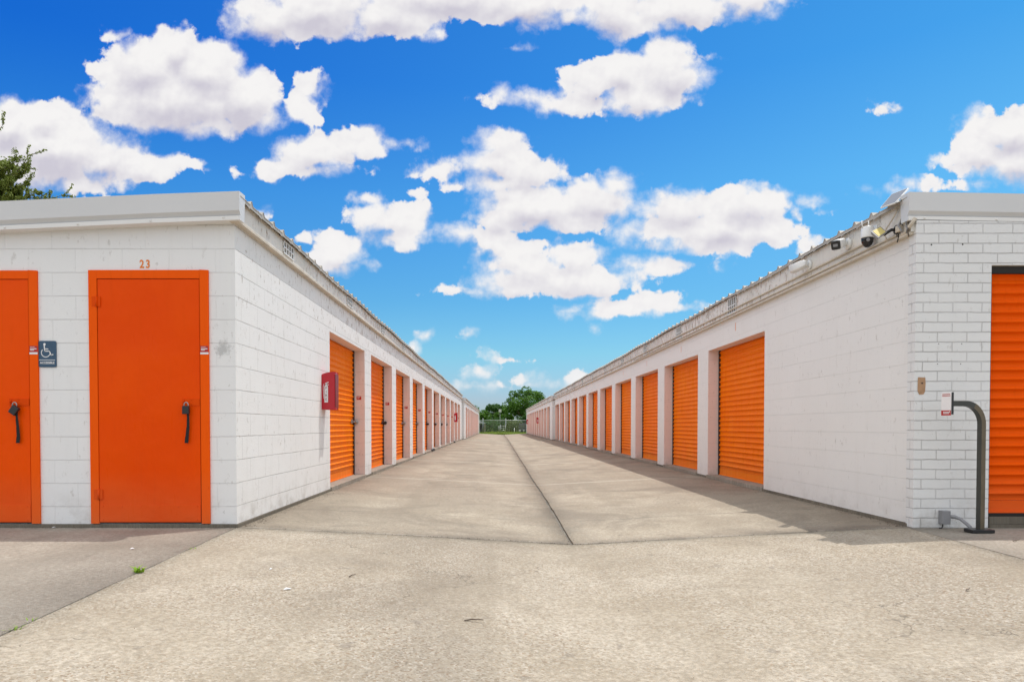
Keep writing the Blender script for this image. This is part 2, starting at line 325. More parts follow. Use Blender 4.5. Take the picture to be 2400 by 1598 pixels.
def concrete(name, c_lo, c_hi, speck, stain=0.3, joints=False, grey=0.0):
    m, t, b = mat(name)
    p = pos(t)
    big_n = t.noise(p, 0.5, 5, 0.62, dim='2D'); mid = t.noise(p, 1.7, 7, 0.68, dim='2D'); fine = t.noise(p, 30.0, 5, 0.78, dim='2D')
    c = t.mix(t.rng(mid, 0.34, 0.66), c_lo, c_hi)
    c = t.mix(t.rng(big_n, 0.42, 0.62, 0, 0.6), c, tuple(x * f_ for x, f_ in zip(c_lo, (0.80, 0.81, 0.84))))
    sp = t.add('ShaderNodeSeparateXYZ', {0: p})
    # exposed aggregate
    vo = t.add('ShaderNodeTexVoronoi', {'Vector': p, 'Scale': 108.0, 'Randomness': 1.0}, voronoi_dimensions='2D')
    rr = t.add('ShaderNodeSeparateColor', {0: vo.outputs['Color']})
    worn = t.m('MULTIPLY', t.rng(t.noise(p, 0.9, 4, 0.6, dim='2D'), 0.34, 0.60, 0.35, 1.0), speck)
    dk = t.m('MULTIPLY', t.rng(rr.outputs[0], 0.66, 0.86), worn)
    lt = t.m('MULTIPLY', t.rng(rr.outputs[1], 0.62, 0.85), worn)
    c = t.mix(t.m('MULTIPLY', dk, 0.80), c, t.mix(rr.outputs[2], (0.25, 0.145, 0.075), (0.17, 0.15, 0.115)))
    c = t.mix(t.m('MULTIPLY', lt, 0.45), c, (0.66, 0.62, 0.55))
    c = t.mix(t.rng(fine, 0.38, 0.62, 0.55, 0), c, tuple(x * 0.58 for x in c_lo))
    # brown and grey stains, drip spots
    s1 = t.noise(p, 0.75, 8, 0.70, 0.5, dim='2D')
    c = t.mix(t.rng(s1, 0.50, 0.66, 0, stain), c, (0.19, 0.16, 0.125))
    spot = t.noise(p, 5.5, 3, 0.6, dim='2D')
    c = t.mix(t.rng(spot, 0.70, 0.74, 0, 0.35), c, (0.15, 0.13, 0.11))
    # hairline cracks and tyre-polished streaks
    cw = t.v('MULTIPLY_ADD', t.add('ShaderNodeTexNoise', {'Vector': p, 'Scale': 1.3, 'Detail': 5, 'Roughness': 0.65}, noise_dimensions='2D').outputs['Color'], (0.9, 0.9, 0), (-0.45, -0.45, 0))
    ve = t.add('ShaderNodeTexVoronoi', {'Vector': t.v('ADD', p, cw), 'Scale': 0.42, 'Randomness': 1.0}, voronoi_dimensions='2D', feature='DISTANCE_TO_EDGE').outputs['Distance']
    cm = t.m('MULTIPLY', t.rng(ve, 0.0030, 0.0010), t.rng(t.noise(p, 0.6, 3, 0.6, dim='2D'), 0.50, 0.56))
    c = t.mix(t.m('MULTIPLY', cm, 0.6), c, (0.10, 0.085, 0.065))
    tr_ = t.noise(t.v('MULTIPLY', p, (1.6, 0.12, 1)), 1.0, 5, 0.6, dim='2D')
    c = t.mix(t.rng(tr_, 0.54, 0.68, 0, 0.30), c, tuple(x * 0.66 for x in c_lo))
    if joints:
        # light laitance bands and control joints across the drive
        wav = t.m('MULTIPLY', t.m('SUBTRACT', mid, 0.5), 0.25)
        yy = t.m('ADD', sp.outputs[1], wav)
        j = t.m('ABSOLUTE', t.m('SUBTRACT', t.m('FRACT', t.m('DIVIDE', yy, 6.0)), 0.985))
        jl = t.m('MULTIPLY', t.rng(j, 0.020, 0.004), t.rng(fine, 0.3, 0.6, 0.5, 1))
        c = t.mix(t.m('MULTIPLY', jl, 0.45), c, (0.56, 0.51, 0.43))
        j2 = t.m('ABSOLUTE', t.m('SUBTRACT', t.m('FRACT', t.m('DIVIDE', yy, 3.0)), 0.45))
        c = t.mix(t.m('MULTIPLY', t.rng(j2, 0.010, 0.002), t.rng(mid, 0.4, 0.6, 0.0, 0.6)), c, (0.17, 0.15, 0.12))
        # run-off grime along the foot of the walls, and the gutter line in the middle
        foot = t.m('MAXIMUM', t.rng(sp.outputs[0], -1.45, -2.25, 0, 1), t.rng(sp.outputs[0], 2.3, 3.6, 0, 1))
        c = t.mix(t.m('MULTIPLY', foot, t.rng(mid, 0.36, 0.60, 0.15, 0.75)), c, (0.17, 0.135, 0.10))
        gut = t.rng(t.m('ABSOLUTE', t.m('SUBTRACT', sp.outputs[0], 0.69)), 0.30, 0.02, 0, 1)
        c = t.mix(t.m('MULTIPLY', gut, t.rng(mid, 0.40, 0.60, 0.0, 0.65)), c, (0.20, 0.175, 0.14))
    # dirt gathered along the seam in front of the buildings
    sm = t.rng(t.m('ABSOLUTE', t.m('SUBTRACT', sp.outputs[1], 5.93)), 0.22, 0.01, 0, 1)
    c = t.mix(t.m('MULTIPLY', sm, t.rng(mid, 0.44, 0.62, 0.0, 0.6)), c, (0.16, 0.14, 0.11))
    h = t.m('ADD', fine, t.m('MULTIPLY', vo.outputs['Distance'], speck * 0.9))
    setb(t, b, c, 0.88, bump=h, dist=0.004, strength=0.8, spec=0.25)
    return m
M_fore = concrete('exposed_aggregate_concrete', (0.385, 0.325, 0.243), (0.515, 0.452, 0.36), 1.0, 0.34)
M_side = concrete('grey_concrete', (0.36, 0.32, 0.262), (0.46, 0.415, 0.345), 0.35, 0.35)
M_alley = concrete('worn_alley_concrete', (0.365, 0.308, 0.232), (0.49, 0.428, 0.335), 0.40, 0.55, joints=True)
M_found = concrete('foundation_concrete', (0.17, 0.15, 0.115), (0.27, 0.24, 0.185), 0.2, 0.6)
M_sill = concrete('threshold_concrete', (0.33, 0.295, 0.24), (0.45, 0.40, 0.33), 0.2, 0.4)
def dirt_mat():
    m, t, b = mat('soil_and_turf'); p = pos(t)
    y = t.add('ShaderNodeSeparateXYZ', {0: p}).outputs[1]
    n = t.noise(p, 0.6, 6, 0.65)
    g = t.mix(t.rng(n, 0.3, 0.7), (0.10, 0.155, 0.018), (0.19, 0.25, 0.035))
    c = t.mix(t.rng(y, 79.5, 80.5), (0.05, 0.042, 0.032), g)
    setb(t, b, c, 0.95, bump=n, dist=0.05); return m
M_ground = dirt_mat()
def leaf_mat(name, a, b_, c_):
    m, t, b = mat(name)
    p = t.add('ShaderNodeTexCoord').outputs['Object']
    n = t.noise(p, 0.7, 3, 0.6); n2 = t.noise(p, 17.0, 2, 0.6)
    c = t.mix(t.rng(n, 0.35, 0.65), a, b_)
    c = t.mix(t.rng(n2, 0.5, 0.62), c, c_)
    setb(t, b, c, 0.55, spec=0.35)
    tr = t.add('ShaderNodeBsdfTranslucent', {'Color': c})
    mx = t.add('ShaderNodeMixShader', {0: 0.28, 1: b.outputs[0], 2: tr.outputs[0]})
    out = [x for x in t.n if x.type == 'OUTPUT_MATERIAL'][0]
    t.l.new(mx.outputs[0], out.inputs[0]); return m
M_leafA = leaf_mat('leaves_green', (0.04, 0.12, 0.012), (0.085, 0.20, 0.018), (0.15, 0.28, 0.03))
M_leafB = leaf_mat('leaves_dark', (0.028, 0.085, 0.014), (0.055, 0.145, 0.022), (0.10, 0.21, 0.03))
M_leafC = leaf_mat('leaves_olive', (0.06, 0.10, 0.02), (0.10, 0.15, 0.03), (0.17, 0.22, 0.05))
M_grass = leaf_mat('grass_blades', (0.15, 0.23, 0.015), (0.22, 0.31, 0.02), (0.30, 0.36, 0.05))
M_weed = leaf_mat('weed_blades', (0.20, 0.36, 0.02), (0.28, 0.46, 0.03), (0.36, 0.46, 0.08))

# ------------------------------------------------------------------ mesh helper
class MB:
    def __init__(s): s.v = []; s.f = []; s.uv = []; s.mi = []; s.sm = []; s.k = 0
    def quad(s, pts, uvs=None, mi=0, smooth=False):
        i = len(s.v); s.v += [tuple(p) for p in pts]; s.f.append(tuple(range(i, i + len(pts))))
        s.uv.append(uvs or [(0, 0)] * len(pts)); s.mi.append(mi); s.sm.append(smooth)
    def wall(s, a, b, z0, z1, mi=0, flip=False, z1b=None):
        """vertical rectangle from plan point a to b; uv in metres"""
        ua = a[1] if abs(a[1] - b[1]) > abs(a[0] - b[0]) else a[0]
        ub = b[1] if abs(a[1] - b[1]) > abs(a[0] - b[0]) else b[0]
        zb = z1 if z1b is None else z1b
        p = [(a[0], a[1], z0), (b[0], b[1], z0), (b[0], b[1], zb), (a[0], a[1], z1)]
        q = [(ua, z0), (ub, z0), (ub, zb), (ua, z1)]
        if flip: p.reverse(); q.reverse()
        s.quad(p, q, mi)
    def box(s, x0, x1, y0, y1, z0, z1, mi=0):
        X = (x0, x1); Y = (y0, y1); Z = (z0, z1)
        def P(a, b, c): return (X[a], Y[b], Z[c])
        for f in (((0,0,0),(1,0,0),(1,0,1),(0,0,1)), ((1,1,0),(0,1,0),(0,1,1),(1,1,1)), ((0,1,0),(0,0,0),(0,0,1),(0,1,1)),
                  ((1,0,0),(1,1,0),(1,1,1),(1,0,1)), ((0,0,1),(1,0,1),(1,1,1),(0,1,1)), ((0,1,0),(1,1,0),(1,0,0),(0,0,0))):
            pts = [P(*q) for q in f]
            nx = abs(pts[0][0] - pts[1][0]) + abs(pts[1][0] - pts[2][0]); ny = abs(pts[0][1] - pts[1][1]) + abs(pts[1][1] - pts[2][1])
            nz = abs(pts[0][2] - pts[1][2]) + abs(pts[1][2] - pts[2][2])
            if nz < 1e-9: uv = [(p[1], p[0]) for p in pts]
            elif nx < 1e-9: uv = [(p[1], p[2]) for p in pts]
            else: uv = [(p[0], p[2]) for p in pts]
            s.quad(pts, uv, mi)
    def tube(s, path, r, n=8, mi=0, caps=True, rot=0.0):
        path = [Vector(p) for p in path]
        rs = r if isinstance(r, (list, tuple)) else [r] * len(path)
        rings = []; prev = None
        for i, p in enumerate(path):
            if i == 0: d = path[1] - p
            elif i == len(path) - 1: d = p - path[i - 1]
            else: d = (path[i + 1] - p).normalized() + (p - path[i - 1]).normalized()
            d.normalize()
            if prev is None:
                a = Vector((0, 0, 1)) if abs(d.z) < 0.9 else Vector((1, 0, 0))
                x = d.cross(a).normalized()
            else: x = (prev - d * prev.dot(d)).normalized()
            prev = x; y = d.cross(x)
            rings.append([p + (x * math.cos(rot + 2 * math.pi * k / n) + y * math.sin(rot + 2 * math.pi * k / n)) * rs[i] for k in range(n)])
        base = len(s.v)
        for rg in rings: s.v += [tuple(q) for q in rg]
        for i in range(len(path) - 1):
            for k in range(n):
                a = base + i * n + k; b = base + i * n + (k + 1) % n
                s.f.append((a, b, b + n, a + n)); s.uv.append([(0, 0)] * 4); s.mi.append(mi); s.sm.append(n > 4)
        if caps:
            s.f.append(tuple(base + k for k in range(n - 1, -1, -1))); s.uv.append([(0, 0)] * n); s.mi.append(mi); s.sm.append(False)
            e = base + (len(path) - 1) * n
            s.f.append(tuple(e + k for k in range(n))); s.uv.append([(0, 0)] * n); s.mi.append(mi); s.sm.append(False)
    def lathe(s, c, axis, prof, n=20, mi=0):
        """prof: list of (distance along axis, radius)"""
        axis = Vector(axis).normalized(); c = Vector(c)
        s.tube([c + axis * p[0] for p in prof], [max(p[1], 1e-4) for p in prof], n, mi)
    def build(s, name, mats, parent=None, loc=(0, 0, 0), bevel=0.0, weld=False):
        me = bpy.data.meshes.new(name)
        off = Vector(loc)
        me.from_pydata([tuple(Vector(q) - off) for q in s.v], [], s.f)
        uvl = me.uv_layers.new(name='UVMap')
        flat = [c for f in s.uv for c in f]
        for i, c in enumerate(flat): uvl.data[i].uv = c
        if not isinstance(mats, (list, tuple)): mats = [mats]
        for m_ in mats: me.materials.append(m_)
        me.polygons.foreach_set('material_index', s.mi)
        me.polygons.foreach_set('use_smooth', s.sm)
        if bevel or weld:
            bm = bmesh.new(); bm.from_mesh(me)
            bmesh.ops.remove_doubles(bm, verts=bm.verts, dist=1e-5)
            if bevel:
                bmesh.ops.bevel(bm, geom=[e for e in bm.edges if e.is_manifold and e.calc_face_angle(0) > 0.6], offset=bevel, segments=2, affect='EDGES', profile=0.6)
            bm.to_mesh(me); bm.free()
        me.validate(); me.update()
        o = bpy.data.objects.new(name, me); C.objects.link(o)
        o.location = off
        if parent: o.parent = parent; o.location = off - Vector(parent_world(parent))
        return o
PW = {}
def parent_world(o):
    w = Vector(o.location); p = o.parent
    while p: w += Vector(p.location); p = p.parent
    return w
def thing(name, label, cat, loc=(0, 0, 0), group=None):
    o = bpy.data.objects.new(name, None); C.objects.link(o); o.location = loc; o.empty_display_size = 0.2
    return tag(o, label, cat, group)
def tag(o, label, cat=None, group=None):
    if label: o['label'] = label
    if cat: o['category'] = cat
    if group: o['group'] = group
    return o
def struct(o): o['kind'] = 'structure'; return o
def copy_tree(o, parent=None):
    c = o.copy(); C.objects.link(c)
    if parent: c.parent = parent
    for ch in list(o.children): copy_tree(ch, c)
    return c
def text_mesh(name, body, size, thick, m, parent, loc, rot, align='CENTER', sx=1.0, space=1.0, off=0.0):
    cu = bpy.data.curves.new('lettering', 'FONT'); cu.body = body; cu.size = size; cu.extrude = thick
    cu.align_x = align; cu.align_y = 'CENTER'; cu.space_character = space; cu.resolution_u = 3; cu.offset = off
    tmp = bpy.data.objects.new('lettering', cu); C.objects.link(tmp)
    me = bpy.data.meshes.new_from_object(tmp.evaluated_get(bpy.context.evaluated_depsgraph_get()))
    bpy.data.objects.remove(tmp)
    me.materials.clear(); me.materials.append(m)
    M4 = Matrix.Translation(Vector(loc)) @ Euler(rot).to_matrix().to_4x4() @ Matrix.Diagonal((sx, 1, 1, 1))
    if parent:
        M4 = Matrix.Translation(-parent_world(parent)) @ M4
    me.transform(M4)
    o = bpy.data.objects.new(name, me); C.objects.link(o)
    if parent: o.parent = parent
    return o

# ------------------------------------------------------------------ ground
def gz(x):
    d = abs(x - 0.68); t_ = max(0.0, 1 - d / 2.95)
    return -0.15 * (t_ ** 1.15)
def pad(name, label, m, xa, xb, y0, y1, nx=14, ny=40, jit=0.004, lift=0.0):
    """concrete slab sheet; xa / xb may depend on y; skirts go down so the joints read as real gaps"""
    b = MB(); r = random.Random(hash(name) & 255)
    fa = xa if callable(xa) else (lambda y: xa); fb = xb if callable(xb) else (lambda y: xb)
    ys = [y0 + (y1 - y0) * j / ny for j in range(ny + 1)]
    P_ = []
    for j, y in enumerate(ys):
        a = fa(y) + r.uniform(-jit, jit); c = fb(y) + r.uniform(-jit, jit)
        row = []
        for i in range(nx + 1):
            x = a + (c - a) * i / nx
            yy = y + (r.uniform(-jit, jit) if j in (0, ny) else 0)
            row.append((x, yy, gz(x) + lift))
        P_.append(row)
    for j in range(ny):
        for i in range(nx):
            b.quad([P_[j][i], P_[j][i + 1], P_[j + 1][i + 1], P_[j + 1][i]], None, 0, True)
    def sk(p, q): b.quad([p, (p[0], p[1], p[2] - 0.12), (q[0], q[1], q[2] - 0.12), q])
    for j in range(ny): sk(P_[j][0], P_[j + 1][0]); sk(P_[j + 1][nx], P_[j][nx])
    for i in range(nx): sk(P_[0][i + 1], P_[0][i]); sk(P_[ny][i], P_[ny][i + 1])
    o = b.build(name, m, weld=True); return struct(o)
random.seed(3)
b = MB(); b.quad([(-2500, -2500, -0.24), (2500, -2500, -0.24), (2500, 2500, -0.24), (-2500, 2500, -0.24)])
struct(b.build('ground', M_ground))
lx = lambda y: -2.27 + 0.16 * (5.93 - y) / 3.0 * 1.0 if y > 0 else -1.955
rx = lambda y: 3.585 - 0.065 * (5.9 - y) / 1.3 if y > 0 else 3.29
pad('forecourt', '', M_fore, lambda y: lx(y) + 0.005, lambda y: rx(y) - 0.005, -6, 5.925, 36, 60, 0.003)
pad('side_pavement', '', M_side, -13, lambda y: lx(y) - 0.006, -6, 5.925, 8, 60, 0.003)
pad('side_pavement', '', M_side, lambda y: rx(y) + 0.006, 15, -6, 5.925, 8, 60, 0.003)
cj = lambda y: 0.665 + min(0.2, (y - 5.9) * 0.004) + 0.006 * math.sin(y * 0.8)
pad('alley_pavement', '', M_alley, -2.6, lambda y: cj(y) - 0.010 - 0.008 * max(0, 1 - (y - 6) / 12), 5.94, 80, 14, 220, 0.006)
pad('alley_pavement', '', M_alley, lambda y: cj(y) + 0.010 + 0.008 * max(0, 1 - (y - 6) / 12), 3.95, 5.94, 80, 14, 220, 0.006)
jf = MB()
for i in range(200):
    ya, yb = 5.93 + i * 0.37, 5.93 + (i + 1) * 0.37
    jf.quad([(cj(ya) - .05, ya, gz(.68) - .016), (cj(ya) + .05, ya, gz(.68) - .016), (cj(yb) + .05, yb, gz(.68) - .016), (cj(yb) - .05, yb, gz(.68) - .016)])
for i in range(20):
    xa_, xb_ = -2.2 + i * 0.29, -2.2 + (i + 1) * 0.29
    jf.quad([(xa_, 5.90, gz(xa_) - .022), (xb_, 5.90, gz(xb_) - .022), (xb_, 5.96, gz(xb_) - .022), (xa_, 5.96, gz(xa_) - .022)])
struct(jf.build('joint_filler', simple('joint_dust', (0.17, 0.152, 0.125), 0.95, var=0.7, scale=5)))
# lawn beyond the alley
lb = MB(); lr = random.Random(5)
lb.quad([(-40, 80.02, -0.10), (45, 80.02, -0.10), (45, 200, 0.25), (-40, 200, 0.25)])
struct(lb.build('lawn', M_ground))
gb = MB()
for i in range(9000):
    y = 80.1 + 30 * lr.random() ** 1.6; x = lr.uniform(-5, 7) * (y / 80)
    z = -0.10 + (y - 80) * 0.0029; h = lr.uniform(0.05, 0.16); w_ = lr.uniform(0.015, 0.035); a = lr.uniform(0, 3.14)
    dx, dy = math.cos(a) * w_, math.sin(a) * w_; tx, ty = lr.uniform(-.06, .06), lr.uniform(-.06, .06)
    gb.quad([(x - dx, y - dy, z), (x + dx, y + dy, z), (x + tx, y + ty, z + h)])
g = gb.build('grass', M_grass); tag(g, 'bright green mown grass at the end of the alley behind the fence', 'grass'); g['kind'] = 'stuff'

# ------------------------------------------------------------------ buildings
PITCH_D = 0.083
def rollup_proto(width, height, M_roll=M_roll):
    """roll-up door facing +X, hanging from (0,0,0) bottom corner; y 0..width"""
    b = MB(); prof = []
    n = int((height - 0.11) / PITCH_D); z = 0.11
    while z < height + 0.02:
        for (dz, dx) in ((0.0, 0.0), (0.043, 0.0), (0.047, 0.007), (0.055, 0.018), (0.062, 0.022), (0.069, 0.018), (0.077, 0.007)):
            prof.append((z + dz, dx))
        z += PITCH_D
    base = len(b.v)
    for (zz, dx) in prof: b.v += [(dx, 0.0, zz), (dx, width, zz)]
    for i in range(len(prof) - 1):
        b.f.append((2 * i, 2 * i + 1, 2 * i + 3, 2 * i + 2)); b.uv.append([(0, 0)] * 4); b.mi.append(0); b.sm.append(True)
    o = b.build('roll_up_door', M_roll)
    bb = MB(); bb.box(-0.004, 0.006, 0, width, 0.012, 0.108); bb.box(-0.004, 0.020, 0, width, 0.0, 0.012)
    bb.build('bottom_bar', M_roll, o)
    g_ = MB(); g_.box(-0.02, 0.03, 0.0, 0.022, 0.0, height, 0)
    g_.build('guide_rail', M_guide, o)
    g_ = MB(); g_.box(-0.02, 0.03, width - 0.022, width, 0.0, height, 0)
    g_.build('guide_rail', M_guide, o)
    return o

def building(label, side, xw, y0, y1, first, n_open, ztop, slope, front_open=None, wide=8.6, latch_side=1, Mside=None, Mfront=None, mirror_jut=False, board=(2.66, 2.845), stickers=False, vents=None, opening=2.462, period=3.062, door_h=2.17):
    """storage building; side=-1 stands left of the alley, +1 right; wall plane x=xw; roof falls away from the alley"""
    T = thing('storage_building', label, 'storage building', (xw, y0, 0.0))
    so_ = side                                     # outward (away from the alley) x direction
    zt = board[0]
    ops = [(first + i * period, first + i * period + opening) for i in range(n_open)]
    # --- side wall with openings
    b = MB(); zb = 0.03
    ycur = y0
    fl = side > 0
    for (a, c) in ops:
        b.wall((xw, ycur), (xw, a), zb, zt, 0, flip=fl)
        b.wall((xw, a), (xw, c), door_h, zt, 0, flip=fl)
        xi = xw + so_ * 0.20
        b.wall((xi, a), (xw, a), zb, door_h, 1); b.wall((xi, c), (xw, c), zb, door_h, 1)
        b.quad([(xw, a, door_h), (xi, a, door_h), (xi, c, door_h), (xw, c, door_h)], [(a, 0), (a, .2), (c, .2), (c, 0)], 1)
        ycur = c
    b.wall((xw, ycur), (xw, y1), zb, zt, 0, flip=fl)
    b.build('side_wall', [Mside, M_jamb], T)
    # --- front, back, outer walls
    xo = xw + so_ * wide
    drop = slope * wide
    b = MB()
    if front_open is None:
        b.wall((xw, y0), (xo, y0), zb, zt, 0, z1b=zt - drop)
    else:
        fa, fb, fh = front_open                     # x range of the opening, head height
        hz = lambda x: zt - slope * abs(x - xw)
        b.wall((xw, y0), (fa, y0), zb, hz(xw), 0, z1b=hz(fa)); b.wall((fa, y0), (fb, y0), fh, hz(fa), 0, z1b=hz(fb)); b.wall((fb, y0), (xo, y0), zb, hz(fb), 0, z1b=hz(xo))
    b.build('front_wall', Mfront, T)
    b = MB(); b.wall((xw, y1), (xo, y1), zb, zt, 0, z1b=zt - drop); b.wall((xo, y0), (xo, y1), zb, zt - drop, 0)
    b.build('rear_wall', Mfront, T)
    # --- foundation with thresholds
    b = MB(); e = 0.018
    X0, X1 = sorted((xw - so_ * e, xo)); b.box(X0, X1, y0 - 0.02, y1 + 0.02, -0.30, 0.028)
    b.build('foundation', M_found, T)
    b = MB()
    for (a, c) in ops:
        X0, X1 = sorted((xw - so_ * 0.025, xw + so_ * 0.6)); b.box(X0, X1, a + 0.004, c - 0.004, 0.0, 0.05)
    b.build('threshold', M_sill, T)
    # --- doors
    proto = rollup_proto(opening - 0.006, door_h - 0.05 + 0.06)
    for i, (a, c) in enumerate(ops):
        d = proto if i == 0 else copy_tree(proto)
        d.parent = T
        wx, wy, wz = xw + so_ * 0.205, a + 0.003, 0.052
        if side > 0:
            d.rotation_euler = (0, 0, math.pi); wy = c - 0.003
        d.location = (wx - T.location.x, wy - T.location.y, wz)
    # latches on some doors
    for i, (a, c) in enumerate(ops[:8]):
        lb_ = MB(); yy = c - 0.16 if side < 0 else c - 0.12
        if side > 0: break
        xx = xw + so_ * 0.192
        s1 = -so_
        X0, X1 = sorted((xx, xx + s1 * 0.012)); lb_.box(X0, X1, yy - 0.08, yy + 0.06, 0.93, 0.99)
        lb_.tube([(xx + s1 * 0.02, yy + 0.03, 0.955), (xx + s1 * 0.055, yy + 0.10, 0.955)], 0.011, 8)
        lb_.lathe((xx + s1 * 0.05, yy + 0.125, 0.95), (0, 1, 0.1), [(-0.022, 0.012), (-0.02, 0.034), (0.02, 0.034), (0.022, 0.012)], 14)
        lb_.build('latch', M_galv if i in (0, 2, 3) else M_black, T, bevel=0.0)
    # --- side board under the eave
    zr = board[1]
    b = MB(); p_ = 0.045
    X0, X1 = sorted((xw - so_ * p_, xw + so_ * 0.02)); b.box(X0, X1, y0 - 0.08, y1, board[0], zr)
    b.build('fascia_board', M_fasc, T)
    b = MB(); X0, X1 = sorted((xw - so_ * (p_ + 0.014), xw + so_ * 0.02)); b.box(X0, X1, y0 - 0.07, y1, board[0] - 0.022, board[0] - 0.001)
    b.build('trim_strip', M_trim, T)
    # --- ribbed roof sheet
    b = MB(); xe = xw - so_ * 0.088; per = 0.305
    prof = []; y = y0 - 0.085
    rr_ = random.Random(int(y0 * 10) + side)
    while y < y1 + 0.1:
        k = rr_.uniform(0.9, 1.12)
        prof += [(y, 0.0), (y + 0.10, 0.0), (y + 0.118, 0.008), (y + 0.136, 0.0), (y + 0.225, 0.0), (y + 0.251, 0.034 * k), (y + 0.270, 0.036 * k), (y + 0.296, 0.0)]
        y += per
    sag = lambda yy: 0.007 * math.sin(yy * 1.9 + y0) + 0.006 * math.sin(yy * 0.53)
    z_e = zr + 0.018
    nseg = len(prof)
    for dz, kk in ((0.0, 0), (-0.006, 1)):
        for i in range(nseg - 1):
            (ya, ha), (yb, hb) = prof[i], prof[i + 1]
            A = (xe, ya, z_e + ha + dz + sag(ya)); B = (xe, yb, z_e + hb + dz + sag(yb))
            A2 = (xo + so_ * 0.1, ya, z_e - drop + ha + dz); B2 = (xo + so_ * 0.1, yb, z_e - drop + hb + dz)
            b.quad([A, B, B2, A2] if kk == 0 else [A2, B2, B, A])
    for i in range(nseg - 1):   # raw edge and the closure strip under the ribs
        (ya, ha), (yb, hb) = prof[i], prof[i + 1]
        b.quad([(xe, ya, z_e + ha - .006 + sag(ya)), (xe, yb, z_e + hb - .006 + sag(yb)), (xe, yb, z_e + hb + sag(yb)), (xe, ya, z_e + ha + sag(ya))])
        b.quad([(xe + so_ * .004, ya, z_e - 0.030 + sag(ya) * 1.4), (xe + so_ * .004, yb, z_e - 0.030 + sag(yb) * 1.4 - (0.012 if i % 8 == 3 else 0)), (xe + so_ * .004, yb, z_e + hb + sag(yb)), (xe + so_ * .004, ya, z_e + ha + sag(ya))])
    b.build('roof', M_roof, T)
    # --- rake trim across the front
    b = MB()
    xa = xw - so_ * 0.085
    pr = [(-0.115, 0.045), (-0.115, -0.115), (-0.088, -0.152), (-0.105, -0.158), (-0.105, -0.193), (0.0, -0.193)]   # (dy, dz)
    top = [(0.02, 0.05)] + pr
    def pt(x, q): return (x, y0 + q[0], zr + q[1] - slope * abs(x - xw))
    xs = [xa + (xo - xa) * t_ / 12 for t_ in range(13)]
    for i in range(12):
        for j in range(len(top) - 1):
            q = [pt(xs[i], top[j]), pt(xs[i], top[j + 1]), pt(xs[i + 1], top[j + 1]), pt(xs[i + 1], top[j])]
            if side < 0: q.reverse()
            b.quad(q, None, 1 if j >= 4 else 0)
    cap = [pt(xa, q) for q in top]
    if side > 0: cap.reverse()
    b.quad(cap)
    for i in range(14):   # screw heads along the lip
        sx_ = xa + so_ * (0.14 + 0.62 * i); q = (sx_, y0 - 0.106, zr - 0.176 - slope * abs(sx_ - xw))
        b.lathe(q, (0, -1, 0), [(0, 0.009), (0.004, 0.009), (0.007, 0.004)], 8, 1)
    b.build('rake_trim', [M_rake, M_lip], T)
    # --- fascia vents
    for vy in (vents or []):
        o_ = MB(); xf = xw - so_ * p_; s1 = -so_
        zc0, zc1 = board[0] + 0.035, zr - 0.025
        X0, X1 = sorted((xf, xf + s1 * 0.003)); o_.box(X0, X1, vy, vy + 0.34, zc0, zc1)
        vo_ = o_.build('vent', M_ventd, T)
        f_ = MB()
        X0, X1 = sorted((xf + s1 * 0.003, xf + s1 * 0.012))
        for k in range(5): yy = vy + k * 0.34 / 4; f_.box(X0, X1, yy - 0.008, yy + 0.008, zc0, zc1)
        for zz in (zc0, (zc0 + zc1) / 2, zc1): f_.box(X0 + 0.0005, X1 + 0.0005, vy - 0.008, vy + 0.348, zz - 0.006, zz + 0.006)
        f_.build('grille', M_lip, vo_)
    if stickers:
        for i, (a, c) in enumerate(ops):
            sb = MB(); xx = xw + so_ * 0.10; yy = c - 0.0025
            sb.quad([(xx - 0.04, yy, 1.335), (xx + 0.04, yy, 1.335), (xx + 0.04, yy, 1.395), (xx - 0.04, yy, 1.395)])
            st_ = sb.build('sticker', M_stred, T)
            l_ = MB()
            for zz, w_ in ((1.383, .055), (1.37, .045), (1.357, .03)):
                l_.quad([(xx - 0.03, yy - 0.001, zz - .0025), (xx - 0.03 + w_, yy - 0.001, zz - .0025), (xx - 0.03 + w_, yy - 0.001, zz + .0025), (xx - 0.03, yy - 0.001, zz + .0025)])
            l_.build('printed_line', M_white, st_)
    return T, ops
M_jamb = masonry('jamb_bounce_tint', (0.80, 0.752, 0.715), 0.406, 0.2032, 0.003, 0.25, 0.003, dirt=0.35, jointmin=0.1, offz=0.02)  # pink bounce off the orange doors is tinted into this base colour

VL = [7.15 + 3.03 * i for i in range(12)]
VR = [10.25 + 3.03 * i for i in range(11)]
BL1, opsL = building('worn white block storage row left of the alley with door 23', -1, -2.27, 5.95, 44.4, 9.30, 11, 2.88, 0.046,
    Mside=M_blockL, Mfront=M_blockF, stickers=True, vents=VL, board=(2.655, 2.835))
BL2, _ = building('far left storage row starting at the step in the alley wall', -1, -2.11, 44.6, 83.0, 46.6, 11, 2.75, 0.03,
    Mside=M_blockL, Mfront=M_blockF, board=(2.50, 2.68), vents=[47 + 3.03 * i for i in range(3)])
BR1, opsR = building('shaded white storage row right of the alley with painted brick corner', 1, 3.63, 6.02, 42.5, 9.27, 11, 2.9, 0.02,
    Mside=M_blockR, Mfront=M_blockF, board=(2.565, 2.85), vents=VR, front_open=None)
BR2, _ = building('far right storage row beyond the step in the wall', 1, 3.47, 42.7, 79.5, 44.6, 11, 2.8, 0.02,
    Mside=M_blockR, Mfront=M_blockF, board=(2.50, 2.74), vents=[46 + 3.03 * i for i in range(3)])

